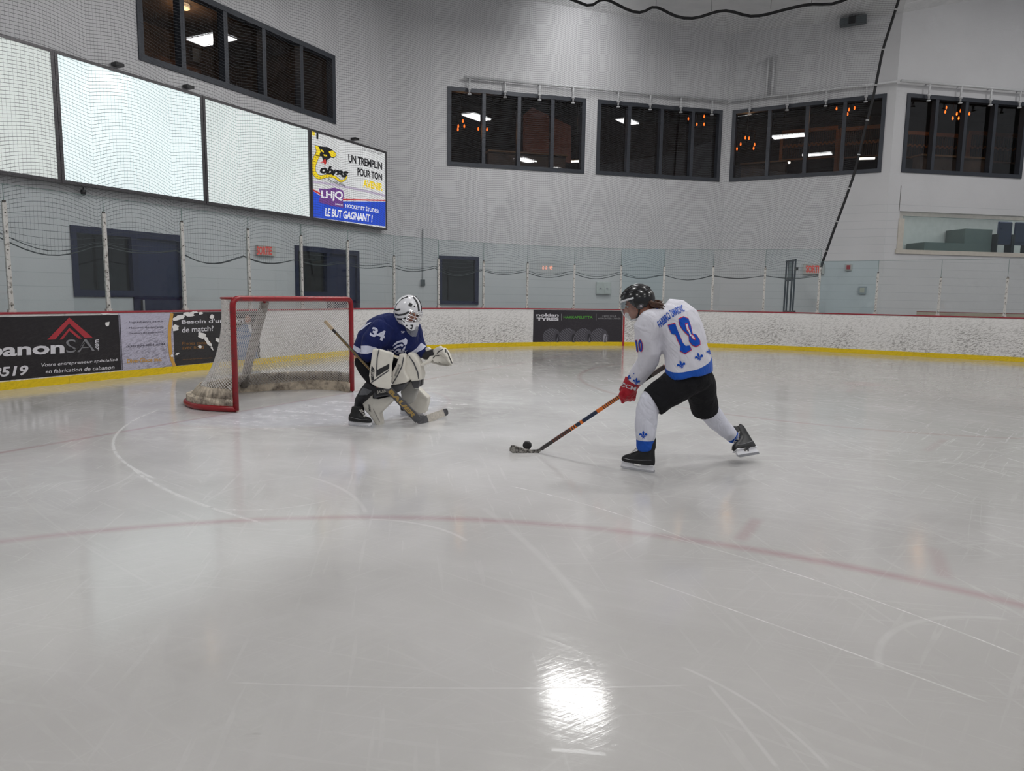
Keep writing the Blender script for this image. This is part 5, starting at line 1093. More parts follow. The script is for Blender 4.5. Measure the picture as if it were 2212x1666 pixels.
ONE = [(1325, 392), (1378, 378), (1400, 440), (1432, 520), (1455, 545), (1482, 540), (1495, 570), (1450, 600), (1412, 578), (1418, 545), (1398, 500), (1380, 460), (1352, 455)]
ZER = [(1405, 345), (1440, 330), (1475, 345), (1492, 400), (1500, 450), (1530, 460), (1556, 500), (1560, 530), (1530, 547), (1500, 535), (1480, 505), (1478, 465), (1455, 445), (1430, 420), (1410, 385)]
def grow(P, k): c_ = np.mean(P, 0); return [tuple(np.array(p) + (np.array(p) - c_) / np.linalg.norm(np.array(p) - c_) * k) for p in P]
jpoly('number_outline', grow(ONE, 7), JR, .0035); jpoly('number', ONE, JB, .006); jpoly('number_outline', grow(ZER, 7), JR, .0035); jpoly('number', ZER, JB, .006)
jpoly('number_hole', [(1447, 380), (1468, 378), (1483, 430), (1478, 446), (1462, 432)], JR, .0078); jpoly('number_hole', [(1452, 386), (1465, 384), (1478, 430), (1474, 438), (1464, 428)], JW, .009)
jpoly('number_hole', [(1487, 462), (1505, 458), (1528, 492), (1522, 503), (1500, 492)], JR, .0078); jpoly('number_hole', [(1492, 466), (1503, 464), (1521, 490), (1515, 495), (1503, 487)], JW, .009)
for s_, q_ in (('FABBRO', ((1240, 365), (1320, 287), (1350, 336), (1262, 412))), ('ZAMAROVIC', ((1326, 282), (1427, 238), (1450, 288), (1358, 330)))):
    quad_text('name_lettering', s_, [Spx(*c) for c in q_], jf, JB, jy, .02, .07)
quad_text('brand_lettering', 'CCM', [Spx(*c) for c in ((1236, 262), (1278, 240), (1280, 250), (1240, 274))], jf, JB, jy, .02, .2)
quad_text('sleeve_number', '10', [Spx(*c) for c in ((1080, 500), (1132, 492), (1140, 590), (1092, 592))], jf, JR, jy, .06, .12); quad_text('sleeve_number', '10', [Spx(*c) for c in ((1083, 503), (1130, 496), (1136, 586), (1094, 588))], onto(tj, .006), JB, jy, .03, .12)
def fleur(cx, cy, k, rot, parent, tree, lift=.004):
    c_, s_ = math.cos(rot), math.sin(rot); T = lambda P: [(cx + (x * c_ - y * s_) * k, cy + (x * s_ + y * c_) * k) for x, y in P]
    for P in ([(0, -32), (8, -18), (6, -2), (3, 10), (-3, 10), (-6, -2), (-8, -18)], [(6, 6), (14, -8), (26, -10), (32, 0), (28, 10), (22, 4), (14, 8), (8, 14)], [(-6, 6), (-14, -8), (-26, -10), (-32, 0), (-28, 10), (-22, 4), (-14, 8), (-8, 14)], [(-16, 12), (16, 12), (16, 18), (-16, 18)], [(-5, 20), (5, 20), (9, 32), (0, 26), (-9, 32)]):
        jpoly('fleur_de_lis', T(P), JB, lift, 2.5, parent, tree)
jpoly('number_hole', [(1470, 425), (1482, 428), (1497, 470), (1486, 472)], JW, .009)
fleur(1422, 682, 1.0, -.25, jy, tj); fleur(1553, 625, 1.0, -.28, jy, tj); fleur(1632, 585, .8, -.2, jy, tj); fleur(1088, 805, .85, .1, jy, tj); fleur(1032, 778, .6, .4, jy, tj)
# shorts
PB = fabric('pants_black', (.006, .006, .008), .9, .3, 200, 0)
pm = MB(); ell(pm, Sx(1490, 780, .02), (X_ * .175, Y_ * .15, Z_ * .125))
def leg_loft(mb, pts, n=26):
    secs = []
    for i, ((x, y), dz, A, B) in enumerate(pts):
        p0 = pts[max(i - 1, 0)]; p1 = pts[min(i + 1, len(pts) - 1)]; t = unit(Sx(*p1[0], p1[1]) - Sx(*p0[0], p0[1])); a = unit(np.cross(t, Y_)); b = np.cross(t, a); secs.append((Sx(x, y, dz), a * A * KS, b * B * KS))
    loft(mb, secs, n)
leg_loft(pm, [((1460, 785), .0, 140, 130), ((1380, 845), -.02, 132, 125), ((1290, 905), -.04, 118, 114), ((1205, 965), -.05, 114, 110)])
leg_loft(pm, [((1545, 800), .06, 125, 120), ((1570, 880), .13, 118, 118), ((1588, 960), .2, 110, 112), ((1600, 1030), .25, 104, 108)])
pt = blob('hockey_pants', pm, .009, 4, PB, pl, .003, 10)
# socks
SW = NT('sock_white'); c = SW.coord('Object'); SW.set(Roughness=.8); z1_ = Sx(1150, 1242, -.06)[2]; a2_, b2_ = Sx(1700, 1110, .33), Sx(1838, 1222, .38); d2_ = unit(b2_ - a2_); cut = float(d2_ @ Sx(1795, 1215, .37))
x_ = SW.sep(c); m1_ = SW.math('MULTIPLY', SW.ramp(x_[2], z1_ + .001, z1_ - .001), SW.math('LESS_THAN', x_[0], float(Sx(1320, 1200, 0)[0]))); m2_ = SW.math('MULTIPLY', SW.ramp(SW.vmath('DOT_PRODUCT', c, tuple(d2_), out=1), cut - .001, cut + .001), SW.math('GREATER_THAN', x_[0], float(Sx(1320, 1200, 0)[0])))
SW.put(SW.b.inputs['Base Color'], SW.mix(SW.math('MAXIMUM', m1_, m2_), srgb(204, 205, 216), srgb(0, 74, 170))); SW.bump(folds(SW, c), .5, .04); SW = SW.m
so1 = MB(); leg_loft(so1, [((1250, 885), -.05, 70, 80), ((1195, 950), -.055, 88, 90), ((1165, 1050), -.06, 84, 86), ((1158, 1140), -.06, 80, 84), ((1156, 1220), -.06, 76, 80), ((1152, 1300), -.06, 62, 66), ((1155, 1320), -.06, 52, 60)])
so2 = MB(); leg_loft(so2, [((1605, 960), .22, 84, 90), ((1635, 1040), .27, 86, 90), ((1690, 1110), .32, 74, 84), ((1745, 1165), .35, 66, 76), ((1800, 1215), .37, 54, 62), ((1825, 1238), .375, 48, 54)])
k1 = blob('sock', so1, .008, 3, SW, pl, .0028, 13); k2 = blob('sock', so2, .008, 3, SW, pl, .0028, 13); tk = bvh(k1); fleur(1140, 1205, .95, .0, k1, tk)
# skates
hl_, tl_ = G(1412, 1022.3), G(1343, 1011.5); hl_, tl_ = hl_ + Z * .0, tl_ + Z * .0
sk1 = skate(pl, hl_, tl_, (.02, .05, 1), 'black skate flat on the ice')
hp = Sx(2005, 1352, .34); tp_ = Sx(1852, 1378, .16); sk2 = skate(pl, hp, tp_, (-.62, .30, .72), 'black skate pushing off behind', sc=.98)
# gloves
GR = fabric('glove_red', srgb(168, 14, 36), .5, .3, 150)
gm = MB(); loft(gm, [(Sx(1072, 790, .17), X_ * .070 + Z_ * -.02, Y_ * .062), (Sx(1052, 830, .2), X_ * .068 + Z_ * -.014, Y_ * .06), (Sx(1040, 875, .23), X_ * .052, Y_ * .052), (Sx(1030, 915, .25), X_ * .046, Y_ * .045)])
for a, b, c in (((1000, 868, .22), (972, 905, .22), (985, 962, .27)), ((1020, 880, .22), (1000, 925, .22), (1008, 950, .28)), ((1048, 885, .23), (1036, 930, .24), (1040, 948, .3)), ((1075, 885, .24), (1068, 925, .26), (1068, 945, .32))): chain(gm, [(Sx(*a), .020), (Sx(*b), .018), (Sx(*c), .015)])
chain(gm, [(Sx(1000, 830, .24), .022), (Sx(975, 870, .30), .018), (Sx(985, 905, .33), .016)])
gv = blob('glove', gm, .006, 3, GR, pl, .001, 30); gv['label'] = 'red glove gripping low on the stick'; tg = bvh(gv)
quad_text('glove_lettering', 'CCM', [Spx(*c) for c in ((972, 812), (1088, 850), (1078, 878), (966, 842))], onto(tg, .003), TW, gv, .03, .12)
g2 = MB(); loft(g2, [(Sx(1385, 640, .26), X_ * .05, Y_ * .055), (Sx(1350, 680, .23), X_ * .048, Y_ * .05), (Sx(1325, 705, .20), X_ * .045, Y_ * .045)])
for k in range(4): chain(g2, [(Sx(1335 - k * 4, 690 + k * 8, .17 + k * .02), .016), (Sx(1312, 705 + k * 7, .17 + k * .02), .015), (Sx(1318, 722 + k * 5, .20 + k * .02), .013)])
blob('glove', g2, .006, 3, GR, pl)['label'] = 'red glove at the stick butt'

# stick: butt, hands, heel on one straight line
HE = np.array(G(1160, 979)) + Z * .03; dirp = None
yb_ = float(HE[1]); butt = DP(1436, 791.5, YS + .18); q_ = DP(1169, 970, yb_); A0, B0 = np.array(q_), np.array(butt); Ls = np.linalg.norm(B0 - A0); ds = (B0 - A0) / Ls; ns = unit(np.cross(ds, Y_)); bs_ = np.cross(ds, ns)
st = empty('hockey_stick', G(1160, 979), 'skater\'s orange and black hockey stick with grey blade at the puck', 'hockey stick')
cm = [mat('stick_black', (.02, .016, .016), .3, coat=.3), mat('stick_orange', srgb(215, 110, 25), .35), mat('stick_navy', srgb(14, 34, 62), .3), mat('stick_brown', srgb(96, 48, 30), .35), mat('stick_tape', srgb(108, 98, 92), .8)]
ft = lambda px: float((px - 1169) / (1338.8 - 1169)) * .633
def tt(px, py):     # parameter of the point on the stick seen at a pixel column
    lo_, hi_ = 0., 1.
    for _ in range(30):
        m_ = (lo_ + hi_) / 2; p = A0 + (B0 - A0) * m_; v_ = p - CAM; x = CX + F * (v_ @ RT) / (v_ @ FW)
        if x < px: lo_ = m_
        else: hi_ = m_
    return lo_
sh = MB()
def seg(x0, x1, mi, grow_=0.0):
    a, b = tt(x0, 0), tt(x1, 0); p, q = A0 + (B0 - A0) * a, A0 + (B0 - A0) * b; sh.obox((p + q) / 2, ds * np.linalg.norm(q - p) / 2 * 1.001, ns * (.0145 + grow_), bs_ * (.0105 + grow_), mi)
seg(1165, 1185, 0)
n_ = 26
for k in range(n_): x0 = 1185 + (1247 - 1185) * k / n_; x1 = 1185 + (1247 - 1185) * (k + 1) / n_; seg(x0, x1, 0 if (k % 2 or k < 4) else (3 if k < 20 else 1))
seg(1247, 1254, 2); seg(1254, 1259, 1); seg(1259, 1290, 2); seg(1290, 1303, 1)
for k in range(10): x0 = 1303 + 3.9 * k; seg(x0, x0 + 1.7, 0); seg(x0 + 1.7, x0 + 3.9, 1)
seg(1342, 1408, 0); seg(1408, 1437, 4, .002)
so = sh.build('shaft', cm, st)
BL = NT('blade_grey'); c = BL.coord('Object'); BL.set(Roughness=.6); BL.put(BL.b.inputs['Base Color'], BL.mix(BL.ramp(BL.noise(c, 45, 5, .7), .42, .58), srgb(150, 147, 140), srgb(48, 44, 42))); BL = BL.m
blp = [(125, 1190), (128, 1150), (150, 1121), (190, 1122), (260, 1143), (330, 1168), (420, 1180), (490, 1175), (552, 1160), (548, 1190), (505, 1232), (470, 1262), (400, 1266), (290, 1247), (165, 1222)]
yt_ = float(G(1104, 979)[1]); yh_ = float(HE[1]); fb = lambda x: yh_ + (yt_ - yh_) * min(max((530 - x) / 400, 0), 1) + .02 * math.sin(math.pi * min(max((530 - x) / 400, 0), 1))
BP = [DP(1080 + x / 6.144, 780 + y / 6.144, fb(x)) for x, y in blp]; q = MB(); i0 = 0; q.prism(BP, np.array([.001, .012, 0])); q.build('stick_blade', BL, st)
# puck on its edge
pc = G(1139, 974, .0); pc = pc + np.array([0, .05, .0381]); e = MB(); nrm = unit((.25, .93, .3)); aa = unit(np.cross(nrm, Z_)); ab = np.cross(nrm, aa)
e.tube([pc - nrm * .0127, pc - nrm * .010, pc + nrm * .010, pc + nrm * .0127], [.0355, .0381, .0381, .0355], 32); props(e.build('puck', mat('puck_rubber', (.014, .014, .016), .5, bump=.2, bscale=200), None), 'black puck tilted on its edge behind the stick blade', 'puck')

# ---------------------------------------------------------------- goalkeeper in blue
YG = 7.2; KG = YG / F / 5.206
def Gx(x, y, dz=0.0): return DP(680 + x / 5.206, 620 + y / 5.206, YG + dz)
def Gpx(x, y): return (680 + x / 5.206, 620 + y / 5.206)
Fg, Sg, Ug = frame((.82, -.42, -.46)); GC = Gx(1050, 258, .0)
gb = MB(); head(gb, GC, Fg, Sg, Ug)
chain(gb, [(GC - Ug * .07 - Fg * .02, .06), (Gx(950, 430, .04), .08), (Gx(860, 520, .06), .14), (Gx(700, 640, .06), .15), (Gx(600, 780, .06), .14)])
chain(gb, [(Gx(860, 520, .06), .08), (Gx(790, 510, -.06), .05), (Gx(625, 690, -.12), .045), (Gx(700, 830, -.16), .04), (Gx(745, 930, -.18), .04)])
chain(gb, [(Gx(940, 500, .08), .08), (Gx(1105, 490, .16), .055), (Gx(1155, 680, .16), .045), (Gx(1310, 765, .10), .03), (Gx(1380, 790, .08), .025)])
for k in range(4): chain(gb, [(Gx(1380, 770 + k * 8, .08), .010), (Gx(1410, 755 + k * 14, .05), .008), (Gx(1440, 770 + k * 16, .03), .007)]); chain(gb, [(Gx(740, 930 + k * 10, -.18), .010), (Gx(725, 965 + k * 8, -.19), .009), (Gx(700, 960 + k * 8, -.17), .008)])
chain(gb, [(Gx(600, 800, .02), .13), (Gx(570, 850, -.03), .08), (Gx(690, 1085, -.12), .05), (Gx(565, 1230, -.04), .04), (Gx(512, 1350, .0), .03), (Gx(512, 1420, -.0), .02)])
chain(gb, [(Gx(680, 800, .12), .12), (Gx(840, 880, .2), .095), (Gx(1070, 1030, .22), .055), (Gx(1090, 1200, .45), .045), (Gx(1090, 1320, .6), .03)])
gp = blob('person', gb, .008, 4, SKIN, None); WLOC[gp.name] = Vector((0, 0, 0))
props(gp, 'goalkeeper in blue number 34 jersey and white pads, crouching in front of the goal', 'person'); face_bits(gp, GC, Fg, Sg, Ug)
# mask
GMC = GC + Ug * -.012
def kg(a, e):
    aa = abs(a)
    if aa > 128 and e < -30: return False
    if aa < 52 and -33 < e < 17: return False
    return e > -62
mk = patch('goalie_mask', GMC, Fg, Sg, Ug, (.142, .116, .162), kg, mat('mask_white', srgb(226, 226, 230), .18, coat=.7), gp, .008, (90, 60)); mk.modifiers.new('b', 'SUBSURF').levels = 1
MK = mat('mask_black', (.012, .012, .014), .2, coat=.4)
def mpos(a, e, k=1.03): a, e = math.radians(a), math.radians(e); return GMC + (Fg * .142 * math.cos(e) * math.cos(a) + Sg * .116 * math.cos(e) * math.sin(a) + Ug * .162 * math.sin(e)) * k
def mstrip(nm, ang, w_, m=MK, k=1.045):
    b = MB()
    for (a0, e0), (a1, e1) in zip(ang[:-1], ang[1:]):
        p, q = mpos(a0, e0, k), mpos(a1, e1, k); t = unit(q - p); n = unit((p + q) / 2 - GMC); s_ = np.cross(t, n); b.obox((p + q) / 2, t * np.linalg.norm(q - p) / 2 * 1.08, s_ * w_, n * .003)
    b.build(nm, m, mk)
mstrip('mask_stripe', [(-10, 24), (-16, 40), (-26, 58), (-60, 76)], .010); mstrip('mask_stripe', [(12, 24), (16, 40), (26, 60), (80, 78)], .006); mstrip('mask_stripe', [(-130, -20), (-128, 10), (-122, 38), (-110, 60)], .007)
mstrip('mask_stripe', [(-58, 10), (-72, -4), (-92, -16), (-112, -22)], .009); mstrip('mask_stripe', [(-60, -14), (-76, -26), (-96, -34)], .008); mstrip('mask_stripe', [(-56, -34), (-40, -46), (-20, -52)], .007); mstrip('mask_stripe', [(-95, 4), (-110, -6), (-125, -8)], .008)
for a, e in ((-62, 36), (-40, 36)):
    b = MB(); p = mpos(a, e, 1.04); n = unit(p - GMC); t = unit(np.cross(n, Ug)); sz = .017 if a == -62 else .007
    b.obox(p, t * sz, np.cross(n, t) * sz, n * .003); b.obox(p, unit(t + np.cross(n, t)) * sz * 1.1, unit(t - np.cross(n, t)) * sz * .6, n * .003); b.build('mask_badge', MK, mk)
cg = MB()
cage = lambda a, e: mpos(a, e, 1.0) + Fg * .022 * math.cos(math.radians(a * 1.5))
for e in (15, 3, -9, -21, -32): cg.tube([cage(a, e) for a in np.linspace(-54, 54, 13)], .0032, 6)
for a in (-48, -30, -10, 10, 30, 48): cg.tube([cage(a, e) for e in np.linspace(19, -36, 9)], .0032, 6)
cg.tube([cage(a, 19) for a in np.linspace(-56, 56, 13)], .0045, 6); cg.tube([cage(a, -36) for a in np.linspace(-56, 56, 13)], .0045, 6)
cg.build('face_cage', mat('cage_white', (.72, .72, .74), .25, .4), mk)
dg_ = MB(); D0 = [Gx(1010, 455, -.07), Gx(1070, 470, -.14), Gx(1160, 440, -.12), Gx(1165, 480, -.12), Gx(1140, 560, -.12), Gx(1095, 560, -.13), Gx(1045, 520, -.11)]
dg_.prism(D0, np.array([.0, .004, .001])); TGM = NT('throat_clear'); TGM.set(Base_Color=(.28, .29, .33), Roughness=.12, Alpha=.5); dg_.build('throat_guard', TGM.m, mk)
def slab(nm, pts, dz, th, m, parent, voxel=.009, it=7, tilt=0.0, label=None):
    cx_ = np.mean([p[0] for p in pts]); q = MB(); q.prism([Gx(x, y, dz + tilt * (x - cx_) * KG) for x, y in pts], np.array([th * .15, th, th * .05])); o = blob(nm, q, voxel, it, m, parent)
    if label: o['label'] = label
    return o
ch = slab('mask_chin', [(975, 350), (1020, 395), (1075, 402), (1140, 398), (1135, 440), (1112, 492), (1078, 492), (1020, 455), (985, 415)], -.145, .13, mat('mask_white', (.7, .7, .7)), mk, .006, 3)
tch = bvh(ch)
for P_ in ([(985, 372), (1012, 392), (1008, 405), (982, 390)], [(1075, 425), (1108, 425), (1095, 478), (1070, 470), (1074, 458), (1088, 462), (1094, 438), (1078, 436)], [(1025, 425), (1045, 430), (1040, 442), (1022, 438)]): poly_px('chin_mark', [Gpx(*p) for p in P_], onto(tch, .003, YG), MK, ch, 3)
# jersey
JG = fabric('jersey_blue', srgb(22, 33, 86), .9, sheen=.02); JWG = fabric('jersey_band_white', srgb(205, 208, 226), .8)
jm = MB()
def GL_(mb, pts, n=26, psi=0.0):
    secs = []
    for i, ((x, y), dz, A, B) in enumerate(pts):
        p0 = pts[max(i - 1, 0)]; p1 = pts[min(i + 1, len(pts) - 1)]; t = unit(Gx(*p1[0], p1[1]) - Gx(*p0[0], p0[1])); a = unit(np.cross(t, Y_)); b = np.cross(t, a); secs.append((Gx(x, y, dz), a * A * KG, b * B * KG))
    loft(mb, secs, n)
GL_(jm, [((545, 790), .04, 120, 150), ((570, 720), .04, 150, 180), ((640, 630), .05, 190, 200), ((740, 540), .05, 215, 215), ((830, 470), .05, 200, 210), ((910, 410), .04, 140, 150), ((960, 380), .03, 90, 100)])
ell(jm, Gx(960, 560, .06), (X_ * .19, Y_ * .15, Z_ * .20)); ell(jm, Gx(1010, 680, .10), (X_ * .15, Y_ * .12, Z_ * .10)); ell(jm, Gx(720, 700, .05), (X_ * .14, Y_ * .15, Z_ * .12))
GL_(jm, [((800, 430), -.06, 120, 120), ((740, 510), -.09, 130, 118), ((670, 610), -.11, 132, 116), ((622, 700), -.13, 112, 108), ((612, 770), -.14, 88, 92), ((640, 830), -.15, 52, 62)])
chain(jm, [(Gx(900, 450, .04), .11), (Gx(1090, 480, .14), .095)])
GL_(jm, [((1100, 440), .15, 92, 100), ((1135, 530), .16, 90, 98), ((1150, 615), .16, 93, 94), ((1172, 685), .15, 94, 92), ((1212, 738), .13, 82, 82), ((1262, 762), .11, 62, 62), ((1300, 770), .10, 48, 48)])
gj = blob('jersey', jm, .009, 6, JG, gp, .006, 8.0); tj2 = bvh(gj)
def gpoly(nm, pts, m, parent, tree, lift=.0035, ml=3.0): poly_px(nm, [Gpx(*p) for p in pts], onto(tree, lift, YG), m, parent, ml)
gpoly('white_band', [(522, 662), (600, 660), (690, 682), (724, 706), (650, 735), (590, 752), (528, 752), (522, 700)], JWG, gj, tj2); gpoly('white_band', [(424, 642), (470, 672), (520, 700), (530, 752), (478, 738), (424, 690)], JWG, gj, tj2)
gpoly('white_band', [(1070, 742), (1140, 690), (1195, 628), (1250, 668), (1215, 705), (1130, 745)], JWG, gj, tj2); gpoly('white_yoke', [(470, 500), (540, 445), (620, 398), (640, 402), (580, 440), (540, 478), (480, 510)], JWG, gj, tj2)
quad_text('sleeve_number', '34', [Gpx(*c) for c in ((655, 448), (805, 500), (770, 612), (615, 545))], onto(tj2, .004, YG), JWG, gj, .04, .08)
for P in ([(875, 668), (892, 640), (925, 612), (975, 598), (1000, 590), (1020, 572), (1040, 600), (1035, 640), (1015, 660), (1022, 620), (1005, 605), (985, 620), (950, 625), (915, 645)], [(885, 690), (925, 655), (975, 640), (1000, 650), (985, 672), (965, 662), (930, 678), (895, 702)], [(900, 715), (940, 690), (970, 695), (965, 715), (985, 735), (960, 735), (945, 712), (912, 725)], [(1005, 670), (1022, 665), (1010, 700), (990, 725), (985, 700)]): gpoly('crest', P, JWG, gj, tj2, .004)
quad_text('crest_lettering', 'HOCKEY', [Gpx(*c) for c in ((815, 700), (1040, 712), (1035, 748), (825, 745))], onto(tj2, .004, YG), JWG, gj, .03, .08)
quad_text('brand_lettering', 'SP', [Gpx(*c) for c in ((968, 496), (1012, 500), (1012, 520), (975, 522))], onto(tj2, .004, YG), JWG, gj, .02, .3)
# pants and legs
pm = MB(); ell(pm, Gx(620, 830, .05), (X_ * .155, Y_ * .16, Z_ * .11)); GL_(pm, [((520, 830), -.02, 85, 105), ((580, 920), -.07, 95, 105), ((660, 1020), -.12, 90, 100), ((720, 1090), -.14, 70, 84)])
chain(pm, [(Gx(700, 830, .12), .13), (Gx(880, 900, .16), .10), (Gx(1060, 1030, .2), .085)])
blob('goalie_pants', pm, .009, 4, PB, gp, .003, 10)
cm_ = MB(); GL_(cm_, [((700, 1045), -.11, 80, 74), ((645, 1110), -.10, 80, 74), ((570, 1190), -.06, 70, 66), ((510, 1280), -.02, 62, 62), ((500, 1350), .0, 60, 58), ((505, 1400), -.0, 56, 56), ((515, 1450), -.01, 52, 52)]); cf = blob('leg_warmer', cm_, .008, 3, fabric('calf_black', (.02, .02, .024), .7), gp)
gpoly('grey_patch', [(548, 1130), (600, 1150), (645, 1165), (590, 1215), (498, 1218), (515, 1175)], fabric('calf_grey', srgb(96, 98, 102), .7), cf, bvh(cf))
g_h, g_t = G(751.5, 918.5), G(802, 923.5); g_t = g_h + (g_t - g_h); ss_ = skate(gp, g_h, unit(g_t - g_h) * .29 + g_h, (-.05, .1, 1), 'black goalie skate on the near foot', laces=True, goalie=True, sc=.9)
fh = G(866, 896) ; skate(gp, fh + np.array([0, .0, .0]), fh + unit((.85, -.3, 0)) * .28, (-.1, .1, 1), 'black goalie skate on the far foot', laces=False, goalie=True)
# padded slabs traced as real thick, rounded bodies
def slab(nm, pts, dz, th, m, parent, voxel=.009, it=7, tilt=0.0, label=None):
    cx_ = np.mean([p[0] for p in pts]); q = MB(); q.prism([Gx(x, y, dz + tilt * (x - cx_) * KG) for x, y in pts], np.array([th * .15, th, th * .05])); o = blob(nm, q, voxel, it, m, parent)
    if label: o['label'] = label
    return o
PADW = mat('pad_white', srgb(214, 210, 200), .5, var=.05, scale=12, bump=.15, bscale=90); PADG = mat('pad_grey_dark', srgb(72, 72, 76), .5); PADK = mat('pad_black', (.018, .018, .02), .45)
lp = slab('leg_pad', [(640, 1165), (660, 1255), (870, 1225), (920, 1240), (722, 1432), (742, 1520), (740, 1575), (700, 1578), (640, 1490), (600, 1432), (562, 1400), (528, 1305), (565, 1245)], -.06, .12, PADW, gp, tilt=.0, label='white near leg pad, lower part')
kn = slab('pad_knee', [(645, 1150), (760, 1140), (870, 1108), (1035, 1078), (985, 1160), (940, 1185), (862, 1222), (740, 1236), (660, 1262)], -.10, .12, PADG, gp, it=5, tilt=.0); 
thp = slab('thigh_pad', [(950, 752), (1000, 758), (1012, 800), (1000, 950), (1052, 1040), (1032, 1078), (875, 1108), (855, 1080), (868, 960), (915, 870)], -.13, .11, PADW, gp, tilt=.0)
tl = bvh(lp); tt_ = bvh(thp); tkn = bvh(kn)
gpoly('knee_patch', [(668, 1160), (760, 1152), (850, 1135), (856, 1200), (745, 1220), (690, 1228)], PADK, kn, tkn, .004)
quad_text('pad_lettering', 'BAUER', [Gpx(*c) for c in ((700, 1166), (800, 1152), (806, 1184), (706, 1200))], onto(tkn, .006, YG), PADW, kn, .02, .1)
for P in ([(648, 1180), (662, 1182), (668, 1240), (720, 1246), (870, 1214), (872, 1226), (720, 1262), (652, 1256)],): gpoly('pad_trim', P, PADK, lp, tl, .004)
gpoly('pad_trim', [(652, 1370), (660, 1368), (735, 1520), (728, 1524)], mat('pad_trim_grey', srgb(150, 146, 140), .5), lp, tl, .004)
quad_text('pad_lettering', 'SUPREME', [Gpx(*c) for c in ((602, 1320), (622, 1325), (632, 1402), (608, 1396))][1:] + [Gpx(602, 1320)], onto(tl, .004, YG), PADK, lp, .02, .1)
gpoly('pad_trim', [(994, 790), (1004, 794), (985, 900), (930, 1010), (882, 1090), (872, 1084), (925, 995), (975, 890)], PADG, thp, tt_, .004)
quad_text('pad_lettering', 'HYPERLITE', [Gpx(*c) for c in ((893, 1000), (945, 868), (965, 874), (915, 1005))], onto(tt_, .004, YG), PADG, thp, .01, .08)
lp2 = slab('leg_pad', [(1035, 1130), (1165, 1148), (1272, 1250), (1262, 1330), (1240, 1420), (1165, 1432), (1088, 1372), (990, 1320), (975, 1190)], .30, .12, PADW, gp, label='white far leg pad, lower part')
th2 = slab('thigh_pad', [(1048, 738), (1085, 748), (1125, 790), (1175, 870), (1202, 985), (1200, 1050), (1085, 1066), (1030, 1005), (1008, 930), (1018, 830)], -.06, .15, PADW, gp, tilt=.1)
slab('pad_knee', [(1075, 1058), (1185, 1022), (1168, 1135), (1112, 1148)], .0, .12, PADG, gp, it=4); slab('pad_side', [(1168, 1012), (1206, 985), (1202, 1110), (1172, 1130)], .06, .08, PADK, gp, it=3)
slab('pad_flap', [(960, 1180), (1020, 1100), (1080, 1062), (1112, 1150), (1168, 1150), (1110, 1300), (1050, 1330), (975, 1260)], .10, .06, mat('pad_inner', srgb(168, 166, 160), .6), gp, it=4)
t2 = bvh(th2); gpoly('pad_trim', [(1050, 770), (1062, 772), (1120, 850), (1165, 960), (1172, 1030), (1162, 1034), (1150, 960), (1108, 860)], PADG, th2, t2, .004); gpoly('pad_trim', [(1018, 850), (1026, 850), (1020, 930), (1045, 1000), (1082, 1058), (1074, 1060), (1034, 1004), (1008, 932)], PADG, th2, t2, .004)
gpoly('pad_trim', [(1108, 1150), (1170, 1132), (1170, 1142), (1110, 1164)], PADK, lp2, bvh(lp2), .004)
# blocker
bk = slab('blocker', [(648, 700), (720, 704), (866, 748), (872, 770), (850, 890), (838, 1150), (800, 1150), (700, 1130), (622, 1082), (606, 1000), (626, 850)], -.34, .06, PADW, gp, .007, 5, tilt=.05, label='white rectangular blocker strapped over the stick hand'); tb = bvh(bk)
gpoly('blocker_stripe', [(690, 940), (838, 862), (835, 918), (690, 1012)], PADK, bk, tb); gpoly('blocker_stripe', [(640, 880), (672, 930), (662, 1050), (636, 1050), (630, 960)], PADK, bk, tb); gpoly('blocker_trim', [(716, 706), (728, 708), (708, 800), (700, 940), (690, 940), (696, 800)], PADG, bk, tb)
gpoly('blocker_trim', [(632, 1070), (830, 934), (832, 946), (640, 1080)], PADG, bk, tb); quad_text('blocker_lettering', 'UTU', [Gpx(*c) for c in ((664, 940), (668, 1000), (640, 1008), (636, 948))], onto(tb, .006, YG), PADW, bk, .03, .15)
gh = MB(); chain(gh, [(Gx(700, 850, -.20), .045), (Gx(740, 930, -.22), .045)])
for k in range(4): chain(gh, [(Gx(735, 905 + k * 16, -.24), .016), (Gx(705, 925 + k * 16, -.26), .015), (Gx(690, 950 + k * 14, -.24), .013)])
blob('blocker_glove', gh, .006, 3, PADK, gp)
# catching glove: cuff, palm, four finger ridges, thumb and pocket
cgm = MB(); chain(cgm, [(Gx(1250, 765, .10), .050), (Gx(1340, 755, .07), .052)]); blob('glove_cuff', cgm, .007, 3, PADK, gp)
cw = slab('glove_wrist_pad', [(1240, 690), (1275, 680), (1305, 705), (1250, 735)], .06, .05, PADW, gp, .006, 3)
ct_ = MB()
ct_.prism([Gx(x, y, .0) for x, y in [(1345, 745), (1385, 697), (1455, 695), (1502, 745), (1545, 862), (1522, 888), (1440, 884), (1385, 856), (1335, 850), (1320, 800)]], np.array([.01, .055, .01]))
for i, (a, b, c) in enumerate((((1360, 720, .02), (1415, 690, -.02), (1490, 790, -.06)), ((1370, 745, .01), (1440, 735, -.01), (1512, 845, -.02)), ((1360, 760, .07), (1455, 760, .05), (1535, 872, .0)), ((1350, 780, .09), (1430, 790, .09), (1500, 880, .06)))): chain(ct_, [(Gx(*a), .028), (Gx(*b), .026), (Gx(*c), .013)])
chain(ct_, [(Gx(1330, 790, .05), .034), (Gx(1290, 830, .02), .024), (Gx(1200, 880, -.02), .014)]); ell(ct_, Gx(1365, 800, .06), (X_ * .05, Y_ * .04, Z_ * .035))
ctc = blob('catching_glove', ct_, .006, 5, PADW, gp); ctc['label'] = 'white open catching glove held out to the side'; tcg = bvh(ctc)
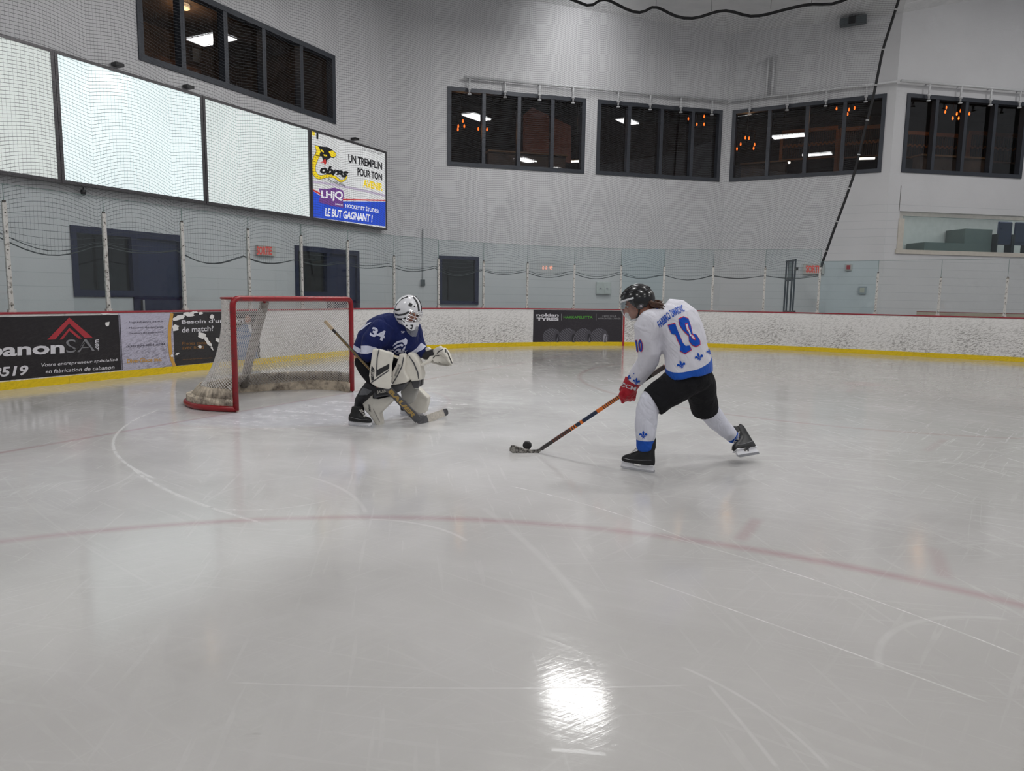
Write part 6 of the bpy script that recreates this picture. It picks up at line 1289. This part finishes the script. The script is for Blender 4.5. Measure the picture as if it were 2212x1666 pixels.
pk = MB(); pk.ring([[Gx(x, y, d) for x, y, d in r] for r in (((1345, 820, .02), (1300, 850, .0), (1345, 840, .06)), ((1430, 860, -.02), (1400, 880, .0), (1420, 870, .08)), ((1520, 880, -.03), (1490, 890, .0), (1500, 888, .06)))]); pk.build('glove_pocket', mat('pocket_lace', srgb(150, 146, 138), .7), ctc)
for P in ([(1370, 745), (1395, 720), (1440, 700), (1445, 706), (1402, 728), (1378, 752)], [(1460, 700), (1478, 705), (1478, 740), (1462, 738)], [(1325, 800), (1350, 770), (1400, 765), (1400, 775), (1355, 780), (1332, 806)], [(1485, 720), (1500, 745), (1545, 860), (1538, 864), (1492, 750)]): gpoly('glove_trim', P, PADK, ctc, tcg, .004)
# goalie stick: shaft, paddle, blade
gs = empty('goalie_stick', G(900, 918), 'goalkeeper\'s grey and gold stick crossing the pads, white taped blade', 'hockey stick')
def bar3(nm, a, b, w0, w1, th, m, extra=None):
    t = unit(b - a); n = unit(np.cross(t, Y_)); d = np.cross(t, n); q = MB(); q.hexa([a - n * w0 - d * th, a + n * w0 - d * th, a + n * w0 + d * th, a - n * w0 + d * th, b - n * w1 - d * th, b + n * w1 - d * th, b + n * w1 + d * th, b - n * w1 + d * th]); o = q.build(nm, m, gs, bevel=.003); return t, n, d, o
GSK = mat('stick_black', (.02, .016, .016)); GSG = mat('stick_gold', srgb(168, 140, 80), .35, .3); PAD_ = mat('paddle_grey', srgb(78, 78, 82), .4)
aT, aH, aP = Gx(115, 385, -.10), Gx(640, 950, -.25), Gx(790, 1105, -.285); t_, n_, d_, o_ = bar3('shaft', aT, aH, .0125, .0125, .010, GSK)
bar3('grip_tape', aT, aT + (aH - aT) * .17, .0155, .0155, .013, mat('grip_beige', srgb(176, 156, 130), .8)); L_ = aH - aT
q = MB(); 
for w_ in (-.006, .004): q.obox(aT + L_ * .6 + n_ * w_ - d_ * .0108 * np.sign(d_[1]), L_ * .36, n_ * .0018, d_ * .0008)
q.build('gold_line', GSG, gs)
hE = np.array(Gx(1165, 1500, float(G(905, 917)[1]) - YG - .01)); tp, np_, dp, po = bar3('paddle', aH + (aP - aH) * .5, hE, .030, .040, .011, PAD_); tpd = bvh(po)
quad_text('paddle_lettering', 'BAUER', [Gpx(*c) for c in ((862, 1148), (1155, 1462), (1100, 1470), (822, 1180))], onto(tpd, .002, YG), GSG, gs, .045, .1)
yh, yt2 = float(G(900, 917)[1]), float(G(962, 903)[1]); fy = lambda x: yh + (yt2 - yh) * min(max((x - 1180) / 300, 0), 1)
hb = [(1105, 1470), (1150, 1445), (1240, 1450), (1258, 1442), (1284, 1528), (1230, 1545), (1185, 1550), (1150, 1530)]
q = MB(); q.prism([Gx(x, y, fy(x) - YG) for x, y in hb], np.array([0, .016, 0])); q.build('blade_heel', PAD_, gs)
q = MB(); q.prism([Gx(x, y, fy(x) - YG) for x, y in [(1258, 1442), (1440, 1376), (1468, 1452), (1284, 1528)]], np.array([0, .018, 0])); q.build('blade_tape', mat('tape_white', srgb(190, 184, 174), .7, var=.2, scale=40), gs)
q = MB(); q.prism([Gx(x, y, fy(x) - YG) for x, y in [(1440, 1376), (1480, 1370), (1496, 1390), (1502, 1425), (1490, 1445), (1468, 1452)]], np.array([0, .019, 0])); q.build('blade_toe', PAD_, gs)
